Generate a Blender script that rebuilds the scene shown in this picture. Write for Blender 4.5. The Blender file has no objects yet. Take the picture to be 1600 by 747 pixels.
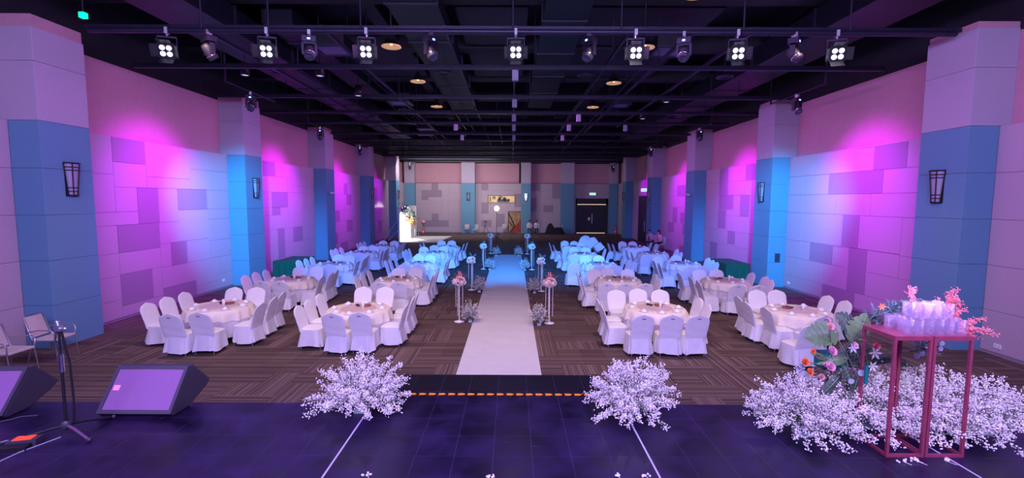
import bpy, math, random
from mathutils import Vector, Matrix, Euler
random.seed(7)
PI = math.pi
C = bpy.context.scene.collection
scene = bpy.context.scene

# ------------------------------------------------------------ camera
F_PX, TILT, ROLL, CAM_Z = 717.7, 0.0848, 0.0045, 3.3
cd = bpy.data.cameras.new('camera'); cam = bpy.data.objects.new('camera', cd); C.objects.link(cam)
cd.sensor_width = 36.0; cd.lens = 36.0 * F_PX / 1600.0; cd.clip_end = 200
cam.matrix_world = Matrix.Translation((0, 0, CAM_Z)) @ Matrix.Rotation(PI/2 - TILT, 4, 'X') @ Matrix.Rotation(ROLL, 4, 'Z')
scene.camera = cam
scene.view_settings.view_transform = 'Standard'
scene.view_settings.look = 'None'
scene.view_settings.exposure = 0.0
scene.view_settings.gamma = 1.0
scene.view_settings.use_curve_mapping = False

# ------------------------------------------------------------ world
w = bpy.data.worlds.new('world'); scene.world = w; w.use_nodes = True
w.node_tree.nodes['Background'].inputs[0].default_value = (0.20, 0.07, 0.85, 1)
w.node_tree.nodes['Background'].inputs[1].default_value = 0.5

# ------------------------------------------------------------ lights
def spot(loc, aim, power, color, deg, blend=1.0, size=0.1):
    d = bpy.data.lights.new('spot_lamp', 'SPOT'); d.energy = power; d.color = color
    d.spot_size = math.radians(deg); d.spot_blend = blend; d.shadow_soft_size = size
    o = bpy.data.objects.new('spot_lamp', d); C.objects.link(o); o.location = loc
    o.rotation_euler = (Vector(aim) - Vector(loc)).to_track_quat('-Z', 'Y').to_euler()
    return o
def area(loc, aim, power, color, sx, sy):
    d = bpy.data.lights.new('area_lamp', 'AREA'); d.energy = power; d.color = color
    d.shape = 'RECTANGLE'; d.size = sx; d.size_y = sy
    o = bpy.data.objects.new('area_lamp', d); C.objects.link(o); o.location = loc
    o.rotation_euler = (Vector(aim) - Vector(loc)).to_track_quat('-Z', 'Y').to_euler()
    return o
def point(loc, power, color, size=0.1):
    d = bpy.data.lights.new('point_lamp', 'POINT'); d.energy = power; d.color = color; d.shadow_soft_size = size
    o = bpy.data.objects.new('point_lamp', d); C.objects.link(o); o.location = loc
    return o
VIOLET = (0.30, 0.14, 1.0)
# stage wash rig over the players, behind the photographer
area((0, -1.5, 6.6), (0, 14, 2.0), 1650, (0.60, 0.53, 1.0), 12, 1.5)
area((0, 0.8, 6.8), (0, 3.4, 1.3), 480, (0.20, 0.02, 1.0), 12, 1.0)
# unseen lavender area lights, added under the roof to lift the side walls
for sx in (-1, 1):
    area((sx*2.5, 18, 6.75), (sx*10.6, 18, 4.4), 200, (0.80, 0.25, 1.0), 28, 0.6).data.spread = math.radians(75)
# magenta wall washes, one per bay and side
for k, yy in enumerate((13.9, 21.1, 28.5, 36.0)):
    for sx, X in ((-1, -10.62), (1, 10.45)):
        p = (1.0, 1.0, 0.8, 0.4)[k]
        spot((X - sx*3.4, yy, 6.7), (X, yy, 3.8), 1150*p, (0.80, 0.002, 1.0), 58, 1.0, 0.3)
        spot((X - sx*3.2, yy, 6.6), (X, yy, 2.6), 1500*p, (0.40, 0.002, 1.0), 80, 1.0, 0.3)
# blue moving heads on the front bar
for x, ax, ay, pw, dg, col in ((-6.75, -10.4, 18.2, 7500, 42, (0.0, 0.44, 1.0)), (-4.5, -6.3, 22, 5500, 48, (0.01, 0.20, 1.0)), (-1.8, -1.9, 22.0, 10500, 38, (0.01, 0.28, 1.0)),
                      (1.7, 1.6, 22.0, 10500, 38, (0.01, 0.28, 1.0)), (3.85, 6.3, 22, 5500, 48, (0.01, 0.20, 1.0)), (6.3, 10.3, 18.2, 7500, 42, (0.0, 0.44, 1.0))):
    spot((x, 10.3, 6.25), (ax, ay, 0.4 if abs(ax) < 9 else 1.9), pw, col, dg, 0.9, 0.08)
# lavender-white front pars
for x in (-7.7, -5.5, -3.2, 0.1, 2.7, 5.0, 7.2):
    spot((x, 10.2, 6.2), (x*0.9, 3.0, 1.0), 70, (0.55, 0.35, 1.0), 70, 1.0, 0.1)
# warm house light over the near tables
for x in (-6.5, -2.2, 2.2, 6.5):
    spot((x, 9.4, 7.2), (x, 10.8, 0), 680, (1.0, 0.70, 0.60), 95, 1.0, 0.25)
# rear of the hall
area((-5.5, 40.0, 6.3), (-6.0, 46.0, 2.2), 390, (1.0, 0.90, 0.94), 8, 1.0)
area((5, 40.0, 6.3), (5.0, 46.0, 2.2), 45, (0.72, 0.5, 0.95), 8, 1.0)
spot((3.2, 1.5, 6.4), (3.3, 3.6, 2.35), 480, (0.60, 0.32, 1.0), 13, 0.8, 0.1)
point((-1.55, 43.2, 2.75), 90, (1.0, 0.98, 0.95), 0.18)

# ------------------------------------------------------------ pixel helpers (lens geometry only)
def ray(px, py):
    u = px - 800; v = py - 373.5
    u, v = u*math.cos(ROLL) + v*math.sin(ROLL), -u*math.sin(ROLL) + v*math.cos(ROLL)
    x = u/F_PX; up = -v/F_PX
    return x, math.cos(TILT) + up*math.sin(TILT), -math.sin(TILT) + up*math.cos(TILT)
def atz(px, py, Z=0.0):
    x, y, z = ray(px, py); k = (Z - CAM_Z)/z; return (k*x, k*y)
def aty(px, py, Y):
    x, y, z = ray(px, py); k = Y/y; return (k*x, CAM_Z + k*z)

# ------------------------------------------------------------ materials
MATS = {}
def mat(name, col, rough=0.6, metal=0.0, var=0.0, scale=20, bump=0.0, emit=None, estr=0, trans=0, spec=None, sheen=0):
    if name in MATS: return MATS[name]
    m = bpy.data.materials.new(name); m.use_nodes = True; nt = m.node_tree; b = nt.nodes['Principled BSDF']
    b.inputs['Base Color'].default_value = (*col, 1); b.inputs['Roughness'].default_value = rough
    b.inputs['Metallic'].default_value = metal
    if trans: b.inputs['Transmission Weight'].default_value = trans
    if spec is not None: b.inputs['Specular IOR Level'].default_value = spec
    if sheen: b.inputs['Sheen Weight'].default_value = sheen
    if emit: b.inputs['Emission Color'].default_value = (*emit, 1); b.inputs['Emission Strength'].default_value = estr
    if var or bump:
        tc = nt.nodes.new('ShaderNodeTexCoord'); n = nt.nodes.new('ShaderNodeTexNoise')
        n.inputs['Scale'].default_value = scale; n.inputs['Detail'].default_value = 5
        nt.links.new(tc.outputs['Object'], n.inputs['Vector'])
        if var:
            r = nt.nodes.new('ShaderNodeValToRGB'); nt.links.new(n.outputs['Fac'], r.inputs['Fac'])
            r.color_ramp.elements[0].position = 0.3; r.color_ramp.elements[1].position = 0.7
            r.color_ramp.elements[0].color = (*[max(0, c*(1-var)) for c in col], 1)
            r.color_ramp.elements[1].color = (*[min(1, c*(1+var)) for c in col], 1)
            nt.links.new(r.outputs[0], b.inputs['Base Color'])
        if bump:
            bp = nt.nodes.new('ShaderNodeBump'); bp.inputs['Strength'].default_value = bump; bp.inputs['Distance'].default_value = 0.01
            nt.links.new(n.outputs['Fac'], bp.inputs['Height']); nt.links.new(bp.outputs[0], b.inputs['Normal'])
    MATS[name] = m; return m
panel_light = mat('panel_light', (0.47, 0.37, 0.44), 0.9, var=0.05, scale=60, bump=0.15)
panel_dark = mat('panel_dark', (0.31, 0.235, 0.315), 0.9, var=0.05, scale=60, bump=0.15)
panel_blue = mat('panel_blue', (0.125, 0.29, 0.42), 0.9, var=0.04, scale=60, bump=0.15)
panel_white = mat('panel_white', (0.44, 0.38, 0.48), 0.9, var=0.04, scale=60, bump=0.15)
wall_pink = mat('wall_pink', (0.55, 0.29, 0.36), 0.85, var=0.04, scale=8)
joint_dark = mat('joint_dark', (0.26, 0.21, 0.27), 0.9)
black_paint = mat('black_paint', (0.010, 0.009, 0.016), 0.7, var=0.3, scale=2)
ceil_slab = mat('ceiling_slab', (0.012, 0.009, 0.022), 0.7, var=0.25, scale=3, bump=0.3)
duct_m = mat('duct_metal', (0.008, 0.009, 0.020), 0.5, 0.3, var=0.2, scale=3)
rail_m = mat('rail_metal', (0.028, 0.022, 0.05), 0.45, 0.4, var=0.15, scale=6)
steel = mat('steel', (0.55, 0.55, 0.58), 0.3, 0.9)
chrome = mat('chrome', (0.75, 0.75, 0.78), 0.18, 1.0)
black_metal = mat('black_metal', (0.02, 0.02, 0.024), 0.4, 0.4)
black_plastic = mat('black_plastic', (0.045, 0.036, 0.055), 0.5)
black_cloth = mat('black_cloth', (0.012, 0.012, 0.015), 0.9, bump=0.3, scale=12)
cover_m = mat('chair_cover', (0.80, 0.78, 0.80), 0.75, var=0.03, scale=9, bump=0.35, sheen=0.2)
cloth_m = mat('table_cloth', (0.76, 0.72, 0.74), 0.7, var=0.03, scale=12, bump=0.25, sheen=0.2)
lace_m = mat('lace_cloth', (0.86, 0.77, 0.66), 0.7, var=0.10, scale=45, bump=0.4)
susan_m = mat('turntable_cloth', (0.66, 0.50, 0.53), 0.5, var=0.03, scale=12)
china = mat('china', (0.88, 0.86, 0.88), 0.2)
emblem_m = mat('emblem', (0.50, 0.28, 0.38), 0.8)
basket_m = mat('red_basket', (0.30, 0.10, 0.08), 0.6, var=0.35, scale=60, bump=0.5)
sauce_m = mat('dark_glaze', (0.06, 0.03, 0.03), 0.25)
green_cloth = mat('green_cloth', (0.0, 0.075, 0.045), 0.8, var=0.1, scale=8, bump=0.2)
runner_m = mat('runner_cloth', (0.62, 0.61, 0.64), 0.85, var=0.03, scale=3, bump=0.3)
white_p = mat('white_paint', (0.82, 0.82, 0.82), 0.5)
white_gloss = mat('white_gloss', (0.85, 0.84, 0.85), 0.25)
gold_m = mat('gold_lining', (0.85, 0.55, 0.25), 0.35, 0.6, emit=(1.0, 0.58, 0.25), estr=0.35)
bulb_m = mat('bulb_glow', (1, .9, .8), 0.5, emit=(1.0, 0.75, 0.45), estr=6)
led_white = mat('led_white', (1, 1, 1), 0.5, emit=(0.82, 0.78, 1.0), estr=1.6)
led_blue = mat('led_blue', (0.3, 0.4, 1), 0.5, emit=(0.25, 0.4, 1.0), estr=4)
lens_m = mat('lens_glass', (0.05, 0.06, 0.12), 0.08, 0.3)
led_green = mat('led_green', (0, 1, .2), 0.5, emit=(0, 1.0, .25), estr=3)
lamp_panel = mat('lamp_panel', (1, 1, 1), 0.5, emit=(1.0, 0.98, 0.95), estr=22)
frost = mat('frosted_glass', (0.36, 0.32, 0.45), 0.4)
frost_lit = mat('frosted_glass_lit', (0.7, 0.7, 0.8), 0.4, emit=(0.75, 0.85, 1.0), estr=1.1)
exit_m = mat('exit_glow', (0.6, 0.9, 0.8), 0.5, emit=(0.55, 1.0, 0.8), estr=1.0)
exit_dark = mat('exit_green', (0.0, 0.22, 0.12), 0.5)
warm_strip = mat('warm_strip', (1, .8, .5), 0.5, emit=(1.0, 0.75, 0.45), estr=0.9)
booth_m = mat('booth_wall_glow', (0.7, 0.5, 0.2), 0.8, emit=(0.9, 0.62, 0.22), estr=0.5, var=0.3, scale=4)
door_m = mat('door_dark', (0.018, 0.014, 0.022), 0.5, var=0.2, scale=3)
rose_metal = mat('rose_metal', (0.42, 0.075, 0.13), 0.35, 0.45, var=0.12, scale=18)
pink_fl = mat('flower_pink', (0.85, 0.46, 0.46), 0.7, var=0.2, scale=30)
hotpink_fl = mat('flower_rose', (0.82, 0.42, 0.55), 0.7, var=0.15, scale=40)
coral_m = mat('coral_pink', (0.85, 0.25, 0.27), 0.7, var=0.2, scale=40)
orange_fl = mat('flower_orange', (0.95, 0.22, 0.05), 0.7, var=0.2, scale=40)
white_fl = mat('flower_white', (0.86, 0.80, 0.74), 0.8, var=0.08, scale=60)
stem_m = mat('stem_green', (0.16, 0.17, 0.12), 0.8)
bushleaf = mat('bush_leaf', (0.17, 0.22, 0.20), 0.8, var=0.2, scale=30)
leaf_a = mat('leaf_olive', (0.11, 0.19, 0.07), 0.45, var=0.25, scale=14)
leaf_b = mat('leaf_dark', (0.045, 0.085, 0.06), 0.45, var=0.3, scale=14)
leaf_c = mat('leaf_blue', (0.14, 0.23, 0.24), 0.7, var=0.25, scale=25)
leaf_vein = mat('leaf_vein', (0.24, 0.29, 0.19), 0.5)
euca = mat('leaf_silver', (0.38, 0.40, 0.46), 0.6)
foam_m = mat('foam_block', (0.12, 0.30, 0.34), 0.7, var=0.15, scale=20)
tray_m = mat('clear_tray', (0.50, 0.62, 0.70), 0.15)
teal_m = mat('teal_wrap', (0.0, 0.16, 0.16), 0.6)
grille_m = mat('speaker_grille', (0.26, 0.11, 0.27), 0.55, 0.2, var=0.12, scale=260, bump=0.3)
pink_label = mat('pink_label', (0.95, 0.35, 0.42), 0.5)
red_m = mat('red_plastic', (0.75, 0.04, 0.03), 0.4)
pink_red = mat('extinguisher_paint', (0.75, 0.10, 0.12), 0.35)
skin_m = mat('skin', (0.55, 0.33, 0.26), 0.6)
hair_m = mat('hair_black', (0.01, 0.008, 0.008), 0.6)
shirt_w = mat('shirt_white', (0.75, 0.73, 0.76), 0.8)
shirt_p = mat('shirt_pink', (0.75, 0.38, 0.42), 0.8)
steel2 = None
trouser_m = mat('trouser_black', (0.015, 0.015, 0.02), 0.8)
cream_vinyl = mat('cream_vinyl', (0.55, 0.48, 0.47), 0.6, var=0.05, scale=15)
arrow_m = mat('arrow_orange', (1.0, 0.30, 0.02), 0.5, emit=(1.0, 0.28, 0.02), estr=0.25)
tape_m = mat('tape_line', (0.60, 0.52, 0.68), 0.6)
black_vinyl = mat('black_vinyl', (0.010, 0.009, 0.012), 0.35)
glass_m = bpy.data.materials.new('clear_glass'); glass_m.use_nodes = True
_n = glass_m.node_tree; _n.nodes.clear(); _o = _n.nodes.new('ShaderNodeOutputMaterial')
_tr = _n.nodes.new('ShaderNodeBsdfTransparent'); _tr.inputs[0].default_value = (0.98, 0.97, 1.0, 1)
_gl = _n.nodes.new('ShaderNodeBsdfGlossy'); _gl.inputs['Roughness'].default_value = 0.2
_df = _n.nodes.new('ShaderNodeBsdfTranslucent'); _df.inputs[0].default_value = (0.9, 0.78, 1, 1)
_dd = _n.nodes.new('ShaderNodeBsdfDiffuse'); _dd.inputs[0].default_value = (0.9, 0.78, 1, 1)
_lw = _n.nodes.new('ShaderNodeLayerWeight'); _lw.inputs[0].default_value = 0.25; _fr = _n.nodes.new('ShaderNodeMath'); _fr.operation = 'MULTIPLY'; _fr.inputs[1].default_value = 0.35; _n.links.new(_lw.outputs['Facing'], _fr.inputs[0])
_m0 = _n.nodes.new('ShaderNodeMixShader'); _m0.inputs[0].default_value = 0.5; _n.links.new(_df.outputs[0], _m0.inputs[1]); _n.links.new(_dd.outputs[0], _m0.inputs[2])
_m1 = _n.nodes.new('ShaderNodeMixShader'); _m1.inputs[0].default_value = 0.11; _n.links.new(_tr.outputs[0], _m1.inputs[1]); _n.links.new(_m0.outputs[0], _m1.inputs[2])
_m2 = _n.nodes.new('ShaderNodeMixShader'); _n.links.new(_fr.outputs[0], _m2.inputs[0]); _n.links.new(_m1.outputs[0], _m2.inputs[1]); _n.links.new(_gl.outputs[0], _m2.inputs[2])
_n.links.new(_m2.outputs[0], _o.inputs[0])

def carpet_mat():
    m = bpy.data.materials.new('carpet'); m.use_nodes = True; nt = m.node_tree; N = nt.nodes; L = nt.links
    b = N['Principled BSDF']; b.inputs['Roughness'].default_value = 0.95; b.inputs['Specular IOR Level'].default_value = 0.15
    g = N.new('ShaderNodeNewGeometry'); s = N.new('ShaderNodeSeparateXYZ'); L.new(g.outputs['Position'], s.inputs[0])
    def M(op, a, v=None, v2=None):
        n = N.new('ShaderNodeMath'); n.operation = op
        for i, q in enumerate((a, v, v2)):
            if q is None: continue
            if isinstance(q, (int, float)): n.inputs[i].default_value = q
            else: L.new(q, n.inputs[i])
        return n.outputs[0]
    fx = M('FLOOR', M('MULTIPLY', s.outputs[0], 2.0)); fy = M('FLOOR', M('MULTIPLY', s.outputs[1], 2.0))
    cx = N.new('ShaderNodeCombineXYZ'); L.new(fx, cx.inputs[0]); L.new(fy, cx.inputs[1])
    wn = N.new('ShaderNodeTexWhiteNoise'); wn.noise_dimensions = '2D'; L.new(cx.outputs[0], wn.inputs['Vector'])
    flag = M('GREATER_THAN', wn.outputs['Value'], 0.60)
    co = M('ADD', M('MULTIPLY', s.outputs[0], flag), M('MULTIPLY', s.outputs[1], M('SUBTRACT', 1.0, flag)))
    tone = N.new('ShaderNodeTexNoise'); tone.noise_dimensions = '1D'; tone.inputs['Scale'].default_value = 1.0; tone.inputs['Detail'].default_value = 1.0
    L.new(M('MULTIPLY', M('FLOOR', M('MULTIPLY', co, 58.0)), 7.31), tone.inputs['W'])
    r = N.new('ShaderNodeValToRGB'); L.new(tone.outputs['Fac'], r.inputs['Fac'])
    e = r.color_ramp.elements; e[0].position = 0.38; e[0].color = (0.078, 0.050, 0.048, 1); e[1].position = 0.62; e[1].color = (0.20, 0.135, 0.125, 1)
    k = e.new(0.5); k.color = (0.125, 0.082, 0.075, 1)
    mix = N.new('ShaderNodeMixRGB'); mix.blend_type = 'MULTIPLY'; mix.inputs[0].default_value = 0.8
    L.new(r.outputs[0], mix.inputs[1]); cr = N.new('ShaderNodeValToRGB'); L.new(wn.outputs['Value'], cr.inputs[0])
    cr.color_ramp.elements[0].color = (0.7, 0.7, 0.7, 1); cr.color_ramp.elements[1].color = (1.1, 1.1, 1.1, 1)
    L.new(cr.outputs[0], mix.inputs[2]); L.new(mix.outputs[0], b.inputs['Base Color'])
    bp = N.new('ShaderNodeBump'); bp.inputs['Strength'].default_value = 0.5; bp.inputs['Distance'].default_value = 0.005
    L.new(tone.outputs['Fac'], bp.inputs['Height']); L.new(bp.outputs[0], b.inputs['Normal'])
    return m
carpet = carpet_mat()
def vinyl_mat():
    m = bpy.data.materials.new('stage_vinyl'); m.use_nodes = True; nt = m.node_tree; N = nt.nodes; L = nt.links
    b = N['Principled BSDF']; g = N.new('ShaderNodeNewGeometry')
    n1 = N.new('ShaderNodeTexNoise'); n1.inputs['Scale'].default_value = 3.5; n1.inputs['Detail'].default_value = 8; L.new(g.outputs['Position'], n1.inputs['Vector'])
    mp = N.new('ShaderNodeMapping'); mp.inputs['Rotation'].default_value = (0, 0, 0.5); mp.inputs['Scale'].default_value = (1.2, 14, 1); L.new(g.outputs['Position'], mp.inputs[0])
    n2 = N.new('ShaderNodeTexNoise'); n2.inputs['Scale'].default_value = 3.0; n2.inputs['Detail'].default_value = 10; n2.inputs['Roughness'].default_value = 0.75; L.new(mp.outputs[0], n2.inputs['Vector'])
    r1 = N.new('ShaderNodeValToRGB'); L.new(n1.outputs['Fac'], r1.inputs[0]); r1.color_ramp.elements[0].position = 0.35; r1.color_ramp.elements[1].position = 0.75
    r1.color_ramp.elements[0].color = (0.005, 0.002, 0.014, 1); r1.color_ramp.elements[1].color = (0.026, 0.012, 0.062, 1)
    r2 = N.new('ShaderNodeValToRGB'); L.new(n2.outputs['Fac'], r2.inputs[0]); r2.color_ramp.elements[0].position = 0.66; r2.color_ramp.elements[1].position = 0.80
    r2.color_ramp.elements[0].color = (0, 0, 0, 1); r2.color_ramp.elements[1].color = (0.34, 0.28, 0.42, 1)
    a = N.new('ShaderNodeMixRGB'); a.blend_type = 'ADD'; a.inputs[0].default_value = 1; L.new(r1.outputs[0], a.inputs[1]); L.new(r2.outputs[0], a.inputs[2])
    L.new(a.outputs[0], b.inputs['Base Color'])
    mr = N.new('ShaderNodeMapRange'); mr.inputs[3].default_value = 0.22; mr.inputs[4].default_value = 0.5; L.new(n1.outputs['Fac'], mr.inputs[0]); L.new(mr.outputs[0], b.inputs['Roughness'])
    return m
vinyl = vinyl_mat()

# ------------------------------------------------------------ mesh builder
class MB:
    def __init__(s): s.v = []; s.f = []; s.mi = []; s.sm = []
    def add(s, vs, fs, mi=0, sm=False):
        o = len(s.v); s.v += [tuple(p) for p in vs]
        for f in fs: s.f.append(tuple(i + o for i in f)); s.mi.append(mi); s.sm.append(sm)
        return s
    def box(s, x0, x1, y0, y1, z0, z1, mi=0):
        vs = [(x, y, z) for z in (z0, z1) for y in (y0, y1) for x in (x0, x1)]
        return s.add(vs, [(0, 2, 3, 1), (4, 5, 7, 6), (0, 1, 5, 4), (2, 6, 7, 3), (0, 4, 6, 2), (1, 3, 7, 5)], mi)
    def obox(s, c, size, M=None, mi=0):
        M = M or Matrix(); hx, hy, hz = [q/2 for q in size]; c = Vector(c)
        vs = [c + M.to_3x3() @ Vector((x, y, z)) for z in (-hz, hz) for y in (-hy, hy) for x in (-hx, hx)]
        return s.add(vs, [(0, 2, 3, 1), (4, 5, 7, 6), (0, 1, 5, 4), (2, 6, 7, 3), (0, 4, 6, 2), (1, 3, 7, 5)], mi)
    def tube(s, pts, r, n=8, mi=0, cap=True):
        pts = [Vector(p) for p in pts]; k = len(pts); rs = r if isinstance(r, (list, tuple)) else [r]*k
        vs = []; up = None
        for i, p in enumerate(pts):
            d = (pts[min(i+1, k-1)] - pts[max(i-1, 0)]).normalized()
            a = Vector((0, 0, 1)) if abs(d.z) < 0.9 else Vector((1, 0, 0))
            if up is None: up = d.cross(a).normalized()
            e1 = (up - d*up.dot(d)).normalized(); up = e1; e2 = d.cross(e1)
            for j in range(n):
                t = 2*PI*j/n; vs.append(p + (e1*math.cos(t) + e2*math.sin(t))*rs[i])
        fs = [(i*n+j, i*n+(j+1) % n, (i+1)*n+(j+1) % n, (i+1)*n+j) for i in range(k-1) for j in range(n)]
        s.add(vs, fs, mi, n > 4)
        if cap: s.add(vs[:n], [tuple(range(n-1, -1, -1))], mi); s.add(vs[-n:], [tuple(range(n))], mi)
        return s
    def lathe(s, prof, n=16, c=(0, 0, 0), mi=0, M=None, sm=True):
        c = Vector(c); vs = []
        for r, z in prof:
            for j in range(n):
                t = 2*PI*j/n; p = Vector((r*math.cos(t), r*math.sin(t), z)); vs.append(c + (M.to_3x3() @ p if M else p))
        fs = [(i*n+j, i*n+(j+1) % n, (i+1)*n+(j+1) % n, (i+1)*n+j) for i in range(len(prof)-1) for j in range(n)]
        return s.add(vs, fs, mi, sm)
    def cyl(s, c, r, z0, z1, n=16, mi=0, M=None):
        return s.lathe([(1e-4, z0), (r, z0), (r, z1), (1e-4, z1)], n, c, mi, M, False)
    def grid(s, fn, nu, nv, mi=0, closed=False, sm=True):
        vs = [fn(i/nu, j/nv) for j in range(nv+1) for i in range(nu if closed else nu+1)]
        W = nu if closed else nu+1
        fs = [(j*W+i, j*W+(i+1) % W, (j+1)*W+(i+1) % W, (j+1)*W+i) for j in range(nv) for i in range(nu)]
        return s.add(vs, fs, mi, sm)
    def ball(s, c, r, mi=0, n=8, k=5, sq=1.0):
        return s.lathe([(max(1e-4, r*math.sin(PI*i/k)), -r*sq*math.cos(PI*i/k)) for i in range(k+1)], n, c, mi)
    def mesh(s, name, mats):
        me = bpy.data.meshes.new(name); me.from_pydata(s.v, [], s.f)
        for m in (mats if isinstance(mats, (list, tuple)) else [mats]): me.materials.append(m)
        me.polygons.foreach_set('material_index', s.mi); me.polygons.foreach_set('use_smooth', s.sm); me.update()
        return me
    def obj(s, name, mats, parent=None):
        return link(name, s.mesh(name, mats), parent)
def link(name, me, parent=None, loc=None, rot=None):
    o = bpy.data.objects.new(name, me); C.objects.link(o)
    if parent: o.parent = parent
    if loc is not None: o.location = loc
    if rot is not None: o.rotation_euler = rot
    return o
def tag(o, label, cat, group=None, kind=None):
    o['label'] = label; o['category'] = cat
    if group: o['group'] = group
    if kind: o['kind'] = kind
    return o
def thing(name, label, cat, loc=(0, 0, 0), rz=0, group=None):
    o = bpy.data.objects.new(name, None); C.objects.link(o); o.location = loc; o.rotation_euler = (0, 0, rz)
    return tag(o, label, cat, group)
def struct(o): o['kind'] = 'structure'; return o
def kids(o): return [c for c in o.children]
def dup(root, loc, rz=None, label=None, group=None, rot=None):
    r = root.copy(); C.objects.link(r); r.location = loc
    if rz is not None: r.rotation_euler = (0, 0, rz)
    if rot is not None: r.rotation_euler = rot
    if label: r['label'] = label
    if group: r['group'] = group
    for ch in KIDS(root):
        c = ch.copy(); C.objects.link(c); c.parent = r
        for g in KIDS(ch):
            d = g.copy(); C.objects.link(d); d.parent = c
    return r
_kc = {}
def KIDS(o):
    if o.name not in _kc: _kc[o.name] = [c for c in bpy.data.objects if c.parent == o]
    return _kc[o.name]

# ============================================================ ROOM
XL, XR, BACK = -9.97, 9.80, 46.3
LWL, LWR = -10.62, 10.45          # faces of lower panels
UWL, UWR = -10.87, 10.70          # upper walls
PL = [9.83 + 7.458*i for i in range(5)]; PR = [10.02 + 7.458*i for i in range(5)]
PW, ZB, ZT = 1.17, 4.93, 6.85

# floor
TX0, TX1, TY0, TY1 = -9.0, 9.0, 8.0, 12.0
m = MB()
for x0, x1, y0, y1 in ((-12, 12, -3, TY0), (-12, TX0, TY0, TY1), (TX1, 12, TY0, TY1), (-12, 12, TY1, BACK+.3)):
    m.box(x0, x1, y0, y1, -0.1, 0.0)
m.box(TX0, TX1, TY0, TY1, -0.1, -0.012, 1)
floor = struct(m.obj('floor', [carpet, joint_dark]))
tile_me = MB().box(-0.2485, 0.2485, -0.2485, 0.2485, -0.011, 0.0).mesh('carpet_tile', carpet)
for i in range(36):
    for j in range(8):
        link('carpet_tile', tile_me, floor, (TX0 + 0.25 + 0.5*i, TY0 + 0.25 + 0.5*j, random.uniform(-0.0012, 0.0004)))

# side and back walls
def wall_core(name, X0, X1, LX0, LX1):
    m = MB()
    m.box(min(X0, X1), max(X0, X1), -3, BACK+.3, 0, 6.92, 0)
    m.box(min(X0, X1), max(X0, X1), -3, BACK+.3, 6.92, 9.2, 1)
    m.box(min(LX0, LX1), max(LX0, LX1), -3, BACK, 0.0, ZB-0.02, 2)
    return struct(m.obj(name, [wall_pink, black_paint, joint_dark]))
wl = wall_core('wall_left', UWL-0.3, UWL, UWL, LWL-0.02)
wr_cut = (35.6, 37.9)
wr = wall_core('wall_right', UWR+0.3, UWR, UWR, LWR+0.02)
m = MB(); m.box(-11.2, 11.0, BACK, BACK+.3, 0, 6.92, 0); m.box(-11.2, 11.0, BACK, BACK+.3, 6.92, 9.2, 1)
m.box(-10.9, -2.38, BACK-.18, BACK, 0, ZB-.02, 2); m.box(0.24, 10.7, BACK-.18, BACK, 0, ZB-.02, 2); m.box(-2.38, 0.24, BACK-.18, BACK, 0, 3.04, 2); m.box(-2.38, 0.24, BACK-.18, BACK, 3.72, ZB-.02, 2)
wb = struct(m.obj('wall_back', [wall_pink, black_paint, joint_dark]))
for nm, x0, x1, y0, y1 in (('baseboard_left', UWL, LWL+.012, -3, BACK), ('baseboard_right', LWR-.012, UWR, -3, BACK), ('baseboard_back', -10.6, 6.3, BACK-.22, BACK)):
    struct(MB().box(x0, x1, y0, y1, 0, 0.055).obj(nm, joint_dark))

G = 0.0035
_pc = {}
def wpanel(parent, axis, face, a0, a1, z0, z1, mt, sgn, proud=0.0):
    """panel on plane axis=face; sgn = direction of its outward normal"""
    wdt, h = round(a1-a0, 3), round(z1-z0, 3); key = (axis, wdt, h, mt.name, sgn)
    if key not in _pc:
        m = MB(); a, b = -wdt/2+G, wdt/2-G; c, d = -h/2+G, h/2-G; t = 0.022; e = 0.003
        # bevelled slab; outward = +n
        def P(u, n, z): return (n*sgn, u, z) if axis == 'x' else (u, n*sgn, z)
        vs = [P(u, 0, z) for u, z in ((a, c), (b, c), (b, d), (a, d))] + [P(u, t-e, z) for u, z in ((a, c), (b, c), (b, d), (a, d))] + \
             [P(u, t, z) for u, z in ((a+e, c+e), (b-e, c+e), (b-e, d-e), (a+e, d-e))]
        fs = [(0, 1, 2, 3), (8, 9, 10, 11)] + [(i, (i+1) % 4, 4+(i+1) % 4, 4+i) for i in range(4)] + [(4+i, 4+(i+1) % 4, 8+(i+1) % 4, 8+i) for i in range(4)]
        m.add(vs, fs); _pc[key] = m.mesh('wall_panel', mt)
    off = face + sgn*(proud - 0.02)
    loc = (off, (a0+a1)/2, (z0+z1)/2) if axis == 'x' else ((a0+a1)/2, off, (z0+z1)/2)
    return link('wall_panel', _pc[key], parent, loc)
ROWS = [0.0, 0.57, 1.23, 1.90, 2.57, 3.6, 4.27, ZB]
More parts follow.
